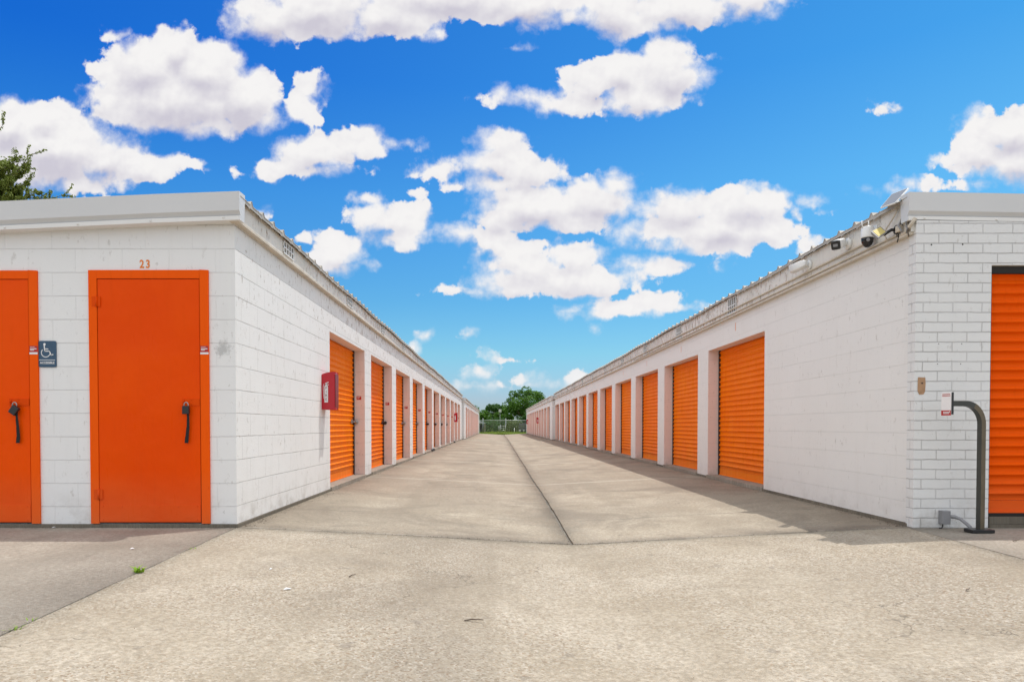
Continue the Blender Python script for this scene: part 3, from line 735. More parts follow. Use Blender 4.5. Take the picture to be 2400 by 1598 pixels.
# --- brick veneer at the right corner with its own roll-up door
def veneer():
    b = MB(); x0, x1 = 3.615, 13.0; ya, yb = 5.915, 6.018
    fa, fb, fh = 4.268, 6.75, 2.27
    hz = lambda x: 2.66 - 0.02 * abs(x - 3.63)
    b.wall((x0, ya), (fa, ya), 0.0, hz(x0), 0, z1b=hz(fa)); b.wall((fa, ya), (fb, ya), fh, hz(fa), 0, z1b=hz(fb)); b.wall((fb, ya), (x1, ya), 0.0, hz(fb), 0, z1b=hz(x1))
    b.wall((x0, ya), (x0, yb), 0.0, 2.64, 0, flip=True)
    b.wall((fa, ya), (fa, yb), 0.0, fh, 0); b.wall((fb, ya), (fb, yb), 0.0, fh, 0)
    b.quad([(fa, ya, fh), (fb, ya, fh), (fb, yb, fh), (fa, yb, fh)], None, 0)
    b.build('brick_veneer', M_brick, BR1)
    # end door (facing the camera)
    w = fb - fa - 0.006
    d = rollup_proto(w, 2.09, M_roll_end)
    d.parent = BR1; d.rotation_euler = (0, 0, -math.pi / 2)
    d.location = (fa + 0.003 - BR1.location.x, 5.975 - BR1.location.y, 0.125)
    h = MB(); h.box(fa + .001, fb - .001, 5.93, 6.01, 2.20, 2.262); h.build('door_header', M_dark, BR1, bevel=0.006)
    h = MB(); h.box(fa + .001, fb - .001, 5.925, 6.01, 2.262, 2.27); h.build('header_board', M_wood, BR1)
    h = MB(); h.box(fa + .02, fb - .02, 5.925, 6.015, 0.03, 0.095); h.box(fa + .01, fb - .01, 5.90, 6.015, -0.05, 0.028); h.build('door_sill', M_found, BR1)
    h = MB(); h.box(fa + .02, fb - .02, 5.95, 6.015, 0.096, 0.124); h.build('sill_gap', M_dark, BR1)
    # anchor holes
    for (px, py) in ((2178, 576), (2251, 575), (2198, 806), (2252, 806), (2196, 853), (2250, 853)):
        x = (px - 1164) / F * 5.91; z = CZ + (998 - py) / F * 5.91
        q = MB(); q.lathe((x, 5.9135, z), (0, -1, 0), [(0, 0.007 if py < 700 else 0.004), (0.001, 0.006 if py < 700 else 0.003)], 10); q.build('anchor_hole', M_dark, BR1)
    # bare patch where a fitting was taken off
    q = MB(); r = random.Random(2)
    cx, cz = (2159 - 1164) / F * 5.91, CZ + (998 - 904) / F * 5.91
    pts = []
    for (dx, dz) in ((-.034, .072), (.033, .073), (.034, .02), (.030, -.05), (.018, -.074), (-.02, -.076), (-.034, -.045), (-.035, .0)):
        pts.append((cx + dx + r.uniform(-.002, .002), 5.9125, cz + dz + r.uniform(-.002, .002)))
    q.quad(pts[::-1]); q.build('bare_patch', M_bare, BR1)
    q = MB(); q.lathe((cx + .004, 5.912, cz + .022), (0, -1, 0), [(0, .007), (.001, .006)], 10); q.build('anchor_hole', M_dark, BR1)
veneer()

# --- right wall: conduits along the fascia board
q = MB(); xx = 3.572
q.tube([(xx, 6.6, 2.652), (xx, 13.0, 2.650), (xx, 20.5, 2.648), (xx, 42.3, 2.65)], 0.012, 8); q.build('conduit', M_trim, BR1)
q = MB(); q.tube([(xx, 6.1, 2.585), (xx, 12, 2.583), (xx, 17.6, 2.583), (xx, 18.4, 2.70)], 0.010, 8); q.build('conduit', M_trim, BR1)
# numbers brushed above the doors (only short strokes can be read)
for i in range(4):
    a, c = opsR[i]; q = MB(); yy = (a + c) / 2 - 0.1; x_ = 3.6285
    q.quad([(x_, yy + .010, 2.33), (x_, yy - .010, 2.33), (x_, yy - .012, 2.45), (x_, yy + .008, 2.45)]); q.build('painted_number', M_num, BR1)
text_mesh('painted_number', '23', 0.098, 0.0006, M_num, BL1, (-3.05, 5.9485, 2.283), (R(90), 0, 0), space=1.35, sx=0.8, off=0.0028)
def patch_mat():
    m, t, b = mat('scuffed_paint'); p = t.add('ShaderNodeTexCoord').outputs['Object']
    n = t.noise(p, 16.0, 6, 0.7); d = t.v('LENGTH', t.v('MULTIPLY', t.v('SUBTRACT', p, (0, 0, 0)), (1 / .085, 1, 1 / .085)))
    a = t.rng(t.m('SUBTRACT', t.m('MULTIPLY', n, 1.6), t.m('MULTIPLY', d, 0.55)), 0.30, 0.62)
    c = t.mix(t.noise(p, 45.0, 4, 0.7), (0.36, 0.36, 0.355), (0.62, 0.62, 0.61)); setb(t, b, c, 0.85)
    tr = t.add('ShaderNodeBsdfTransparent'); mx = t.add('ShaderNodeMixShader', {0: t.m('MULTIPLY', a, 0.38), 1: tr.outputs[0], 2: b.outputs[0]})
    t.l.new(mx.outputs[0], [x for x in t.n if x.type == 'OUTPUT_MATERIAL'][0].inputs[0]); return m
q = MB(); px_, pz_ = (524 - 1164) / F * 5.95, CZ + (998 - 816) / F * 5.95
q.quad([(px_ - .1, 5.9478, pz_ - .11), (px_ + .1, 5.9478, pz_ - .11), (px_ + .1, 5.9478, pz_ + .11), (px_ - .1, 5.9478, pz_ + .11)])
po = q.build('scuff_patch', patch_mat(), BL1, loc=(px_, 5.9478, pz_))
# low dark boxes at the foot of two piers on the left
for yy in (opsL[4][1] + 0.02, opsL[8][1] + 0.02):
    q = MB(); q.box(-2.262, -2.225, yy - 0.5, yy + 0.55, -0.01, 0.075); q.build('dark_foot_box', M_dark, BL1)

# --- hinged steel doors on the left front
def steel_door(x0, x1, ztop, lock_x, sticker=True):
    y = 5.95; zb = 0.034; fw = 0.073
    F_ = MB(); yf = y - 0.018
    F_.box(x0, x0 + fw, yf, y + .02, zb, ztop); F_.box(x1 - fw, x1, yf, y + .02, zb, ztop); F_.box(x0 + fw, x1 - fw, yf, y + .02, ztop - fw, ztop)
    fr = F_.build('door_frame', M_frame, BL1, bevel=0.003)
    g_ = MB(); g_.box(x0 + fw - .002, x1 - fw + .002, y - .004, y + .01, zb, ztop - fw + .002); g_.build('door_gap', M_dark, fr)
    d = MB(); a, c = x0 + fw + .003, x1 - fw - .007; t_ = ztop - fw - .005
    d.box(a, c, y - 0.013, y - .005, zb + .012, t_)
    dr = d.build('steel_door', M_steel, BL1, bevel=0.002)
    k = MB(); k.box(a + .004, c - .004, y - 0.0155, y - .0132, zb + .02, zb + .165)
    for i in range(6): k.lathe((a + .03 + (c - a - .06) * i / 5, y - .0155, zb + .15), (0, -1, 0), [(0, .006), (.003, .004)], 8)
    for i in range(2): k.lathe((a + .03 + (c - a - .06) * i, y - .0155, zb + .035), (0, -1, 0), [(0, .006), (.003, .004)], 8)
    k.build('kick_plate', M_steel, dr)
    for hz_ in (0.26, 1.93):
        h = MB(); h.box(a - .045, a + .030, y - .0215, y - .0165, zb + hz_ - .045, zb + hz_ + .04)
        h.tube([(a - .003, y - .024, zb + hz_ - .05), (a - .003, y - .024, zb + hz_ + .045)], .008, 8)
        h.build('hinge', M_hinge, dr)
    h = MB(); h.box(lock_x - .03, c - .001, y - .020, y - .0132, 1.062, 1.122)
    for (dx, dz) in ((.05, .047), (.05, .01), (-.01, .05)): h.lathe((lock_x + dx, y - .020, 1.065 + dz), (0, -1, 0), [(0, .006), (.004, .004)], 8)
    h.tube([(lock_x - .012, y - .02, 1.098), (lock_x - .012, y - .045, 1.093), (lock_x - .012, y - .02, 1.076)], .005, 6)
    h.build('hasp', M_hinge, dr)
    for zz in (0.35, 0.92, 1.6):
        s_ = MB(); s_.lathe((x1 - .012, yf, zz), (0, -1, 0), [(0, .006), (.003, .004)], 8); s_.build('bolt', M_frame, fr)
    # notice on the frame
    nx0, nx1 = x1 - fw + .002, x1 - .001; yy = yf - .0012
    s_ = MB(); s_.quad([(nx0, yy, 1.505), (nx1, yy, 1.505), (nx1, yy, 1.578), (nx0, yy, 1.578)]); n_ = s_.build('notice', M_stred, BL1)
    w_ = MB()
    for (zz, x_a, x_b, h_) in ((1.569, .006, .045, .0025), (1.553, .006, .062, .007), (1.541, .006, .040, .006), (1.514, 0.0, .071, .017)):
        w_.quad([(nx0 + x_a, yy - .0006, zz - h_ / 2), (nx0 + x_b, yy - .0006, zz - h_ / 2), (nx0 + x_b, yy - .0006, zz + h_ / 2), (nx0 + x_a, yy - .0006, zz + h_ / 2)])
    w_.build('printed_line', M_white, n_)
    return y
steel_door(-3.535, -2.497, 2.232, -2.70)
steel_door(-5.02, -3.978, 2.228, -4.20)

def padlock(x, tilt, label, orange=False, strap_dx=0.0):
    y = 5.905; DZ = .152
    T = thing('padlock', label, 'padlock', (x, y, 1.05), 'black padlocks hanging on the orange doors')
    b = MB(); b.box(x - .030, x + .028, y - .018, y + .010, .835 + DZ, .905 + DZ)
    bd = b.build('lock_body', M_black, T, bevel=0.005); 
    s_ = MB(); pts = [(x + .018 * math.cos(a), y - .002, .905 + DZ + .022 * math.sin(a) + .01) for a in [math.pi * k / 8 for k in range(9)]]
    pts = [(x + .018, y - .002, .900 + DZ)] + pts + [(x - .018, y - .002, .900 + DZ)]
    s_.tube(pts, .0045, 8); s_.build('shackle', M_galv, T)
    st = MB(); path = [(x + .012, y + .004, .86 + DZ), (x + .014, y + .006, .79 + DZ), (x + .010 + strap_dx * .4, y + .010, .72 + DZ), (x + .0 + strap_dx, y + .012, .64 + DZ), (x - .006 + strap_dx, y + .012, .585 + DZ)]
    for i in range(len(path) - 1):
        p, q = path[i], path[i + 1]; w_ = .009 + .002 * i
        for yy in (0.0, -.004):
            st.quad([(p[0] - w_ + .002, p[1] + yy, p[2]), (p[0] + w_, p[1] + yy, p[2]), (q[0] + w_ + .001, q[1] + yy, q[2]), (q[0] - w_, q[1] + yy, q[2])])
        for sx_ in (-1, 1):
            st.quad([(p[0] + sx_ * w_, p[1], p[2]), (p[0] + sx_ * w_, p[1] - .004, p[2]), (q[0] + sx_ * w_, q[1] - .004, q[2]), (q[0] + sx_ * w_, q[1], q[2])])
    st.build('strap', M_strap, T)
    if tilt:
        for o in (bd,): o.rotation_euler = (0, R(tilt), 0); o.location = Vector(o.location)
    return T
padlock(-2.683, 0, 'black padlock with long black strap on the door marked 23')
PL = padlock(-4.165, 0, 'tilted black padlock with strap on the orange door left of the accessible sign', strap_dx=.02)
for ch in PL.children:
    if ch.name.startswith('lock_body'):
        c0 = Vector((-4.168, 5.90, 1.024)); RM = Matrix.Rotation(R(35), 3, 'Y')
        for v_ in ch.data.vertices: v_.co = c0 + RM @ (Vector(v_.co) - c0) * 1.08

# --- accessible sign
def access_sign():
    x0, x1, z0, z1 = -3.978, -3.825, 1.395, 1.622; y = 5.944
    T = thing('accessible_sign', 'navy blue wheelchair sign reading ACCESSIBLE between the two orange doors', 'sign', ((x0 + x1) / 2, 5.95, z0))
    b = MB(); r = .014; pts = []
    for (cx, cz, a0) in ((x1 - r, z1 - r, 0), (x0 + r, z1 - r, 90), (x0 + r, z0 + r, 180), (x1 - r, z0 + r, 270)):
        for k in range(6): a = R(a0 + 18 * k); pts.append((cx + r * math.cos(a), cz + r * math.sin(a)))
    b.quad([(p[0], y - .003, p[1]) for p in pts]); b.quad([(p[0], y + .005, p[1]) for p in pts[::-1]])
    for i in range(len(pts)): p, q = pts[i], pts[(i + 1) % len(pts)]; b.quad([(p[0], y + .005, p[1]), (q[0], y + .005, q[1]), (q[0], y - .003, q[1]), (p[0], y - .003, p[1])])
    b.build('plate', M_navy, T)
    sc = .227 / 806.0                                     # sign drawing units (zoomed pixels) to metres
    def S(px, py): return (x0 + (px - 425) * .153 / 535, y - .0045, z1 - (py - 525) * sc)
    s_ = MB()
    def stroke(p, q, w):
        A, B = Vector(S(*p)), Vector(S(*q)); d = (B - A).normalized(); nrm = Vector((-d.z, 0, d.x)) * w * sc / 2
        s_.quad([A - nrm, B - nrm, B + nrm, A + nrm])
    stroke((603, 640), (620, 850), 34); stroke((620, 772), (730, 775), 28); stroke((610, 838), (770, 840), 32)
    stroke((758, 835), (815, 975), 34); stroke((800, 968), (878, 940), 30)
    cx_, cy_ = 648, 888
    arc = [(cx_ + 132 * math.cos(R(a)), cy_ + 132 * math.sin(R(a))) for a in range(20, 236, 12)]
    for i in range(len(arc) - 1): stroke(arc[i], arc[i + 1], 26)
    hd = S(615, 630); s_.quad([(hd[0] + .011 * math.cos(R(30 * k)), y - .0046, hd[2] + .011 * math.sin(R(30 * k))) for k in range(12)])
    stroke((445, 1112), (930, 1112), 16)
    s_.build('wheelchair_symbol', M_white, T)
    text_mesh('lettering', 'ACCESSIBLE', 0.0272, 0.0004, M_white, T, ((x0 + x1) / 2, y - .0045, 1.432), (R(90), 0, 0), sx=0.87, off=0.0006)
access_sign()

# --- fire extinguisher cabinets
def cabinet(x, y, side, label, full=True):
    """stands on the wall plane x; its lettered flank faces the street"""
    T = thing('fire_extinguisher_cabinet', label, 'fire extinguisher cabinet', (x, y, 1.10), 'red fire extinguisher cabinets on the alley walls')
    s1 = -side; w = .165; dep = .20; z0, z1 = 1.105, 1.575
    b = MB(); pts = []
    prof = [(0, z0), (w, z0 - .004), (w, z1 + .006), (w * .75, z1 + .004), (w * .3, z1 - .010), (0.012, z1 - .026), (0, z1 - .04)]
    pf = [(x + s1 * px, pz) for (px, pz) in prof]
    f0 = [(p[0], y, p[1]) for p in pf]; f1 = [(p[0], y + dep, p[1]) for p in pf]
    b.quad(f0 if s1 > 0 else f0[::-1]); b.quad(f1[::-1] if s1 > 0 else f1)
    for i in range(len(pf)):
        j = (i + 1) % len(pf); q = [f0[i], f1[i], f1[j], f0[j]]
        b.quad(q if s1 < 0 else q[::-1])
    b.build('case', M_red, T, bevel=0.006)
    d = MB(); X0, X1 = sorted((x + s1 * w, x + s1 * (w + .012))); d.box(X0, X1, y + .018, y + dep - .01, z0 + .02, z1 - .02)
    d.build('door', M_redd, T)
    d = MB(); X0, X1 = sorted((x + s1 * (w - .012), x + s1 * (w + .022)))
    for zz in (z0 - .006, z1 - .012): d.box(X0, X1, y - .002, y + .03, zz, zz + .02)
    d.build('hinge', M_red, T, bevel=0.003)
    # white extinguisher silhouette with the word FIRE
    cx = x + s1 * w * .37; yy = y - .0015; e = MB()
    xl, xr = cx - .023, cx + .023
    e.quad([(xl, yy, 1.19), (xr, yy, 1.19), (xr, yy, 1.395), (xr - .010, yy, 1.415), (xl + .010, yy, 1.415), (xl, yy, 1.395)])
    e.quad([(cx - .007, yy, 1.413), (cx + .007, yy, 1.413), (cx + .007, yy, 1.435), (cx - .007, yy, 1.435)])
    e.quad([(cx - .012, yy, 1.431), (cx + .032, yy, 1.446), (cx + .030, yy, 1.456), (cx - .012, yy, 1.441)])
    e.quad([(cx - .010, yy, 1.424), (cx + .034, yy, 1.412), (cx + .034, yy, 1.420), (cx - .010, yy, 1.434)])
    hose = [(cx - .012, 1.436), (cx - .026, 1.430), (cx - .036, 1.415), (cx - .039, 1.38), (cx - .036, 1.32), (cx - .030, 1.24)]
    for i in range(len(hose) - 1):
        p, q = hose[i], hose[i + 1]; e.quad([(p[0] - .0028, yy, p[1] - .0015), (q[0] - .0028, yy, q[1]), (q[0] + .0028, yy, q[1]), (p[0] + .0028, yy, p[1] + .0015)])
    e.build('extinguisher_symbol', M_white, T)
    if full:
        for k, ch in enumerate('FIRE'):
            text_mesh('lettering', ch, 0.052, 0.0003, M_redd, T, (cx, yy - .001, 1.375 - .049 * k), (R(90), 0, 0), sx=0.95)
    return T
cabinet(-2.27, 8.86, -1, 'large near red cabinet marked FIRE just before the first roll-up door')
cabinet(-2.27, opsL[9][0] - .42, -1, 'small red cabinet far down the left storage row near the step', False)
cabinet(3.47, 56.4, 1, 'red cabinet halfway along the far right storage row', False)
cabinet(3.47, 75.2, 1, 'red cabinet at the far end of the right storage row by the fence', False)

# --- cameras and lights at the right corner
XB = 3.63 - 0.045
def bullet(y, z, aim, label, lens=True):
    T = thing('security_camera', label, 'security camera', (XB, y, z), 'white security cameras under the right eave')
    c = Vector((XB, y, z)); b = MB()
    b.lathe(c, (-1, 0, 0), [(0, .060), (.018, .060), (.028, .050), (.030, .02)], 24); b.build('mount_base', M_wplast, T)
    a = Vector(aim).normalized(); elbow = c + Vector((-.085, -.01, .008)); b = MB()
    b.tube([c + Vector((-.025, 0, 0)), c + Vector((-.07, -.005, .004)), elbow], [.028, .024, .022], 14); b.build('arm', M_wplast, T)
    b = MB(); st = elbow + a * -.05; 
    side_ = a.cross(Vector((0, 0, 1))).normalized(); upv = side_.cross(a)
    def ring(o, w, h, k=6):
        r = min(w, h) * .38; out = []
        for (sx, sz, a0) in ((1, 1, 0), (-1, 1, 90), (-1, -1, 180), (1, -1, 270)):
            for i in range(4):
                an = R(a0 + 30 * i); out.append(o + side_ * (sx * (w - r) + r * math.cos(an)) + upv * (sz * (h - r) + r * math.sin(an)))
        return out
    secs = [(0, .022, .022), (.02, .038, .038), (.06, .042, .044), (.20, .045, .046)]
    rings = [ring(st + a * s_, w, h) for s_, w, h in secs]; base = 0
    for i in range(len(rings) - 1):
        for k in range(16):
            b.quad([rings[i][k], rings[i][(k + 1) % 16], rings[i + 1][(k + 1) % 16], rings[i + 1][k]], None, 0, True)
    b.quad(rings[0][::-1]); b.quad(rings[-1])
    b.build('camera_body', M_wplast, T, weld=True)
    if lens:
        b = MB(); r0 = ring(st + a * .2, .044, .045); r1 = ring(st + a * .212, .042, .043)
        for k in range(16): b.quad([r0[k], r0[(k + 1) % 16], r1[(k + 1) % 16], r1[k]])
        b.quad(r1); b.build('front_glass', M_black, T)
        b = MB(); b.quad(ring(st + a * .2135, .022, .014)); b.build('lens', M_grey, T)
    return T
bullet(6.98, 2.735, (-.85, -.80, -.42), 'white bullet camera with square black front beside the dome camera')
bullet(7.85, 2.720, (-.55, .9, -.22), 'white bullet camera pointing away down the alley', False)

def dome():
    y, z = 6.5, 2.72; x = XB - .075
    T = thing('security_camera', 'white pan-tilt camera with black globe and two antennas', 'security camera', (x, y, z - .1), 'white security cameras under the right eave')
    b = MB(); b.box(XB - .012, XB, y - .045, y + .045, z - .05, z + .06); b.box(XB - .06, XB - .01, y - .03, y + .03, z - .02, z + .03); b.build('bracket', M_wplast, T, bevel=.004)
    b = MB(); b.lathe((x, y, z + .045), (0, 0, -1), [(0, .045), (.006, .054), (.085, .056), (.10, .060), (.106, .056)], 28); b.build('housing', M_wplast, T)
    b = MB(); b.lathe((x, y, z - .055), (0, 0, -1), [(0, .054), (.02, .053), (.045, .050), (.07, .038), (.088, .02), (.094, .003)], 28); b.build('globe', M_glass, T)
    b = MB(); b.lathe((x - .018, y - .048, z - .088), (-.35, -1, -.1), [(0, .016), (.006, .016), (.008, .010)], 16); b.build('lens', M_grey, T)
    for dx, tl in ((-.052, -.2), (.01, .1)):
        b = MB(); b.tube([(x + dx, y - .01, z + .035), (x + dx - .008 + tl * .01, y - .01, z + .10)], [.007, .005], 8); b.build('antenna', M_wplast, T)
dome()

def floodlight():
    c = Vector((XB - .145, 6.12, 2.655))
    T = thing('floodlight', 'small solar floodlight with yellow LED panel near the roof corner', 'floodlight', c)
    def at(px, py, Y): d = ray(px, py); return Vector((0, 0, CZ)) + d * (Y / d.y)
    A = [at(2041, 542, 6.13), at(2059, 557.5, 6.04), at(2079.5, 544, 6.13), at(2063.5, 530, 6.22)]
    mid_ = sum(A, Vector()) / 4; nrm = (A[1] - A[0]).cross(A[3] - A[0]).normalized()
    if nrm.y > 0: nrm = -nrm
    B = [mid_ + (p - mid_) * .8 - nrm * .03 for p in A]
    def P_(x, y, z): return mid_ + Vector((x, y, z))
    b = MB(); b.quad(A); b.quad(B[::-1])
    for i in range(4): b.quad([A[(i + 1) % 4], A[i], B[i], B[(i + 1) % 4]])
    b.build('housing', M_grey, T, bevel=.003)
    b = MB(); b.quad([mid_ + (p - mid_) * .80 + nrm * .002 for p in A]); b.build('led_panel', M_led, T)
    b = MB(); b.tube([P_(.05, .02, -.02), c + Vector((.09, .02, -.02)), Vector((XB, 6.15, 2.64))], [.016, .014, .014], 10); b.lathe(Vector((XB, 6.15, 2.64)), (-1, 0, 0), [(0, .04), (.012, .04), (.016, .02)], 16)
    b.build('bracket', M_black, T)
floodlight()

def solar():
    Y = 5.98
    def at(px, py, Y): d = ray(px, py); return Vector((0, 0, CZ)) + d * (Y / d.y)
    T = thing('solar_panel', 'small tilted solar panel standing on the roof corner', 'solar panel', (3.52, 6.0, 2.87))
    A = at(2063, 487, 6.22); B = at(2090, 455, 6.42); D = at(2129, 440, 6.16); E = at(2098, 475, 5.98)
    n = (B - A).cross(E - A).normalized() * -0.012
    b = MB(); q = [A, E, D, B]; q2 = [p - n for p in q]
    b.quad(q); b.quad(q2[::-1])
    for i in range(4): b.quad([q[i], q2[i], q2[(i + 1) % 4], q[(i + 1) % 4]])
    b.build('frame', M_wplast, T)
    m = (A + B + D + E) / 4
    for sgn in (1, -1):
        b = MB(); b.quad([m + (p - m) * .93 + (n * .12 if sgn > 0 else -n * 1.15) for p in (q if sgn > 0 else q[::-1])])
        b.build('cell', M_solar, T)
    b = MB(); b.tube([m - n, Vector((3.56, 6.12, 2.88))], .010, 8); b.tube([E - n * .5, Vector((3.55, 6.02, 2.86))], .006, 6); b.build('bracket', M_galv, T)
solar()

def cables():
    T = thing('cable_bundle', 'tangle of weathered cables and brackets at the right roof corner', 'cables', (3.58, 6.0, 2.6))
    r = random.Random(11)
    for i, (m_, rad) in enumerate(((M_trim, .009), (M_grey, .006), (M_black, .005), (M_bark, .006), (M_trim, .007), (M_black, .004), (M_grey, .008))):
        b = MB(); p = Vector((XB - .02, 5.99 + r.uniform(0, .12), 2.80 + r.uniform(-.03, .02))); path = [p]
        for k in range(6):
            p = p + Vector((r.uniform(-.016, .014), r.uniform(-.045, .05), -.035 + r.uniform(-.02, .015))); p.x = min(XB - .006, max(XB - .06, p.x)); path.append(p)
        b.tube(path, rad, 7); b.build('cable', m_, T)
    b = MB(); b.tube([(3.60, 5.90, 2.67), (3.575, 5.93, 2.62), (3.575, 5.99, 2.575), (3.585, 6.10, 2.57)], .016, 9); b.build('conduit_elbow', M_trim, T)
    b = MB(); b.box(XB - .035, XB - .002, 6.05, 6.12, 2.60, 2.66); b.build('junction_box', M_trim, T, bevel=.006)
cables()

# --- gate call post with card
def gate_post():
    bx, by = 4.02, 5.66
    T = thing('keypad_post', 'dark bronze gooseneck post holding a red and white card by the brick corner', 'gate post', (bx, by, 0))
    a = Vector((-0.975, -0.22, 0)).normalized(); s_ = a.cross(Vector((0, 0, 1)))
    b = MB(); hw = .0215
    path = []; H = 1.068; rb = .17
    path.append((Vector((bx, by, .03)), Vector((0, 0, 1))))
    path.append((Vector((bx, by, H - rb)), Vector((0, 0, 1))))
    for k in range(1, 11):
        t_ = R(9 * k); path.append((Vector((bx, by, H - rb)) + a * (rb * (1 - math.cos(t_))) + Vector((0, 0, rb * math.sin(t_))), Vector((0, 0, math.cos(t_))) + a * math.sin(t_)))
    end = path[-1][0] + a * .16; path.append((end, a))
    rings = []
    for p, d in path:
        nn = s_.cross(d).normalized(); rings.append([p + s_ * (i * hw) + nn * (j * hw) for i, j in ((1, 1), (-1, 1), (-1, -1), (1, -1))])
    for i in range(len(rings) - 1):
        for k in range(4): b.quad([rings[i][k], rings[i][(k + 1) % 4], rings[i + 1][(k + 1) % 4], rings[i + 1][k]], None, 1 if (k % 2 == 1 and i < len(rings) - 5) else 0)
    b.build('gooseneck', [M_post, M_post_side], T)
    b = MB(); b.box(bx - .10, bx + .085, by - .055, by + .055, .002, .030)
    b.build('base_plate', M_black, T, bevel=.004)
    b = MB(); c = end; hwid, hh = .046, .090
    def Q(i, j, k): return c + s_ * (i * hwid) + Vector((0, 0, j * hh)) + a * k
    A = [Q(-1, -1, 0), Q(1, -1, 0), Q(1, 1, 0), Q(-1, 1, 0)]; B = [Q(-1, -1, .022), Q(1, -1, .022), Q(1, 1, .022), Q(-1, 1, .022)]
    b.quad(A); b.quad(B[::-1])
    for i in range(4): b.quad([A[i], B[i], B[(i + 1) % 4], A[(i + 1) % 4]])
    b.build('mounting_plate', M_black, T)
    k0 = .026
    card = MB()
    def cq(i0, i1, j0, j1, k): return [Q(i0, j0, k), Q(i1, j0, k), Q(i1, j1, k), Q(i0, j1, k)]
    hwid_c = 1.0
    card.quad(cq(-1.0, 1.0, -1.08, 1.0, k0)); card.quad(cq(-1.0, 1.0, -1.08, 1.0, .0225)[::-1])
    co = card.build('card', M_cardw, T)
    r_ = MB(); r_.quad(cq(-1.0, 1.0, -1.08, -.62, k0 + .001)); r_.build('red_band', M_stred, co)
    w_ = MB()
    w_.quad(cq(-.85, -.65, -.80, -.70, k0 + .002)); w_.quad(cq(-.65, .6, -.80, -.74, k0 + .002)); w_.quad(cq(-.65, .6, -.93, -.86, k0 + .002)); w_.build('printed_line', M_white, co)
    w_ = MB(); w_.quad(cq(-.8, .8, .80, .86, k0 + .001)); w_.quad(cq(-.85, .85, .66, .72, k0 + .001)); w_.build('red_text_line', M_stred, co)
gate_post()
def jbox():
    T = thing('junction_box', 'grey electrical box low on the brick wall with a bent conduit', 'electrical box', (3.88, 5.9, 0.05))
    b = MB(); b.box(3.835, 3.905, 5.855, 5.914, 0.04, 0.155); b.build('box', M_grey, T, bevel=.004)
    b = MB(); b.tube([(3.895, 5.875, .105), (3.935, 5.86, .105), (3.97, 5.83, .09), (3.99, 5.78, .055), (4.0, 5.75, .03), (4.0, 5.73, .012)], [.012, .016, .014, .014, .014, .014], 10); b.build('conduit', M_grey, T)
    b = MB(); b.tube([(3.85, 5.875, .04), (3.845, 5.87, .02), (3.83, 5.862, .006), (3.81, 5.86, .006)], .005, 6); b.build('ground_wire', M_black, T)
jbox()

# ------------------------------------------------------------------ small things on the paving
def weed(x, y, n, s, label):
    T = MB(); r = random.Random(int(x * 100)); z = gz(x) - .01
    for i in range(n):
        a = r.uniform(0, 6.28); l = s * r.uniform(.5, 1.1); w_ = .006 * s / .08; lean = r.uniform(.2, 1.0)
        p = Vector((x + r.uniform(-.02, .02), y + r.uniform(-.02, .02), z)); d = Vector((math.cos(a) * lean, math.sin(a) * lean, 1)).normalized()
        sd_ = Vector((-math.sin(a), math.cos(a), 0)) * w_
        m1 = p + d * l * .55; e = m1 + (d + Vector((math.cos(a) * .5, math.sin(a) * .5, -.5))).normalized() * l * .5
        T.quad([p - sd_ * .6, p + sd_ * .6, m1 + sd_, m1 - sd_]); T.quad([m1 - sd_, m1 + sd_, e])
    tag(T.build('weed', M_weed, loc=(x, y, z)), label, 'weed', 'weeds growing in the pavement joint')
def gpt(px, py, z=0.0):
    d = ray(px, py); t_ = (z - CZ) / d.z; return d.x * t_, d.y * t_
x, y = gpt(326, 1340); weed(x, y, 26, .075, 'bright green grass tuft in the diagonal pavement joint, largest of the weeds')
x, y = gpt(33, 1472); weed(x, y, 9, .045, 'thin weed in the joint at the lower left corner')
x, y = gpt(74, 1452); weed(x, y, 6, .035, 'tiny weed beside the joint between the two other tufts')
x, y = gpt(455, 1284); weed(x, y, 7, .035, 'small yellowish weed in the joint close to the building corner')
def scrap(px, py, w_, h_, label):
    x, y = gpt(px, py, -.02); z = gz(x) + .004; b = MB(); r = random.Random(px)
    pts = [(x - w_, y - h_, z), (x + w_ * .8, y - h_ * .9, z + .004), (x + w_, y + h_ * .7, z + .002), (x - w_ * .6, y + h_, z + .006)]
    b.quad(pts); b.quad([(p[0], p[1], p[2] - .002) for p in pts[::-1]])
    tag(b.build('paper_scrap', M_white, loc=(x, y, z)), label, 'paper scrap', 'white scraps lying on the concrete')
scrap(674, 1370, .020, .012, 'white paper scrap on the sunlit forecourt left of centre')
scrap(310, 1293, .012, .012, 'white scrap on the grey paving near door 23')
scrap(635, 1329, .008, .008, 'tiny white fleck on the forecourt behind the larger scrap')
scrap(126, 1242, .012, .014, 'white scrap in the shade by the orange doors')
def twig(px, py, l, ang, label):
    x, y = gpt(px, py, -.06); z = gz(x) + .005; b = MB(); r = random.Random(px); a = R(ang); p = Vector((x, y, z)); path = [p]
    for k in range(5):
        a += r.uniform(-.6, .6); p = p + Vector((math.cos(a) * l / 5, math.sin(a) * l / 5, r.uniform(-.001, .004))); p.z = max(p.z, gz(p.x) + .004); path.append(p)
    b.tube(path, [.003, .004, .004, .003, .003, .002], 5); tag(b.build('twig', M_bark, loc=(x, y, z)), label, 'twig', 'twigs lying on the concrete')
twig(1088, 1436, .10, 10, 'curved dark twig on the forecourt near the bottom centre')
twig(818, 1352, .05, 60, 'small bent twig on the forecourt left of centre')
twig(2373, 1287, .06, -20, 'short dark twig on the paving at the right edge')
b = MB(); x, y = gpt(2267, 1379, -.03); z = gz(x) + .004
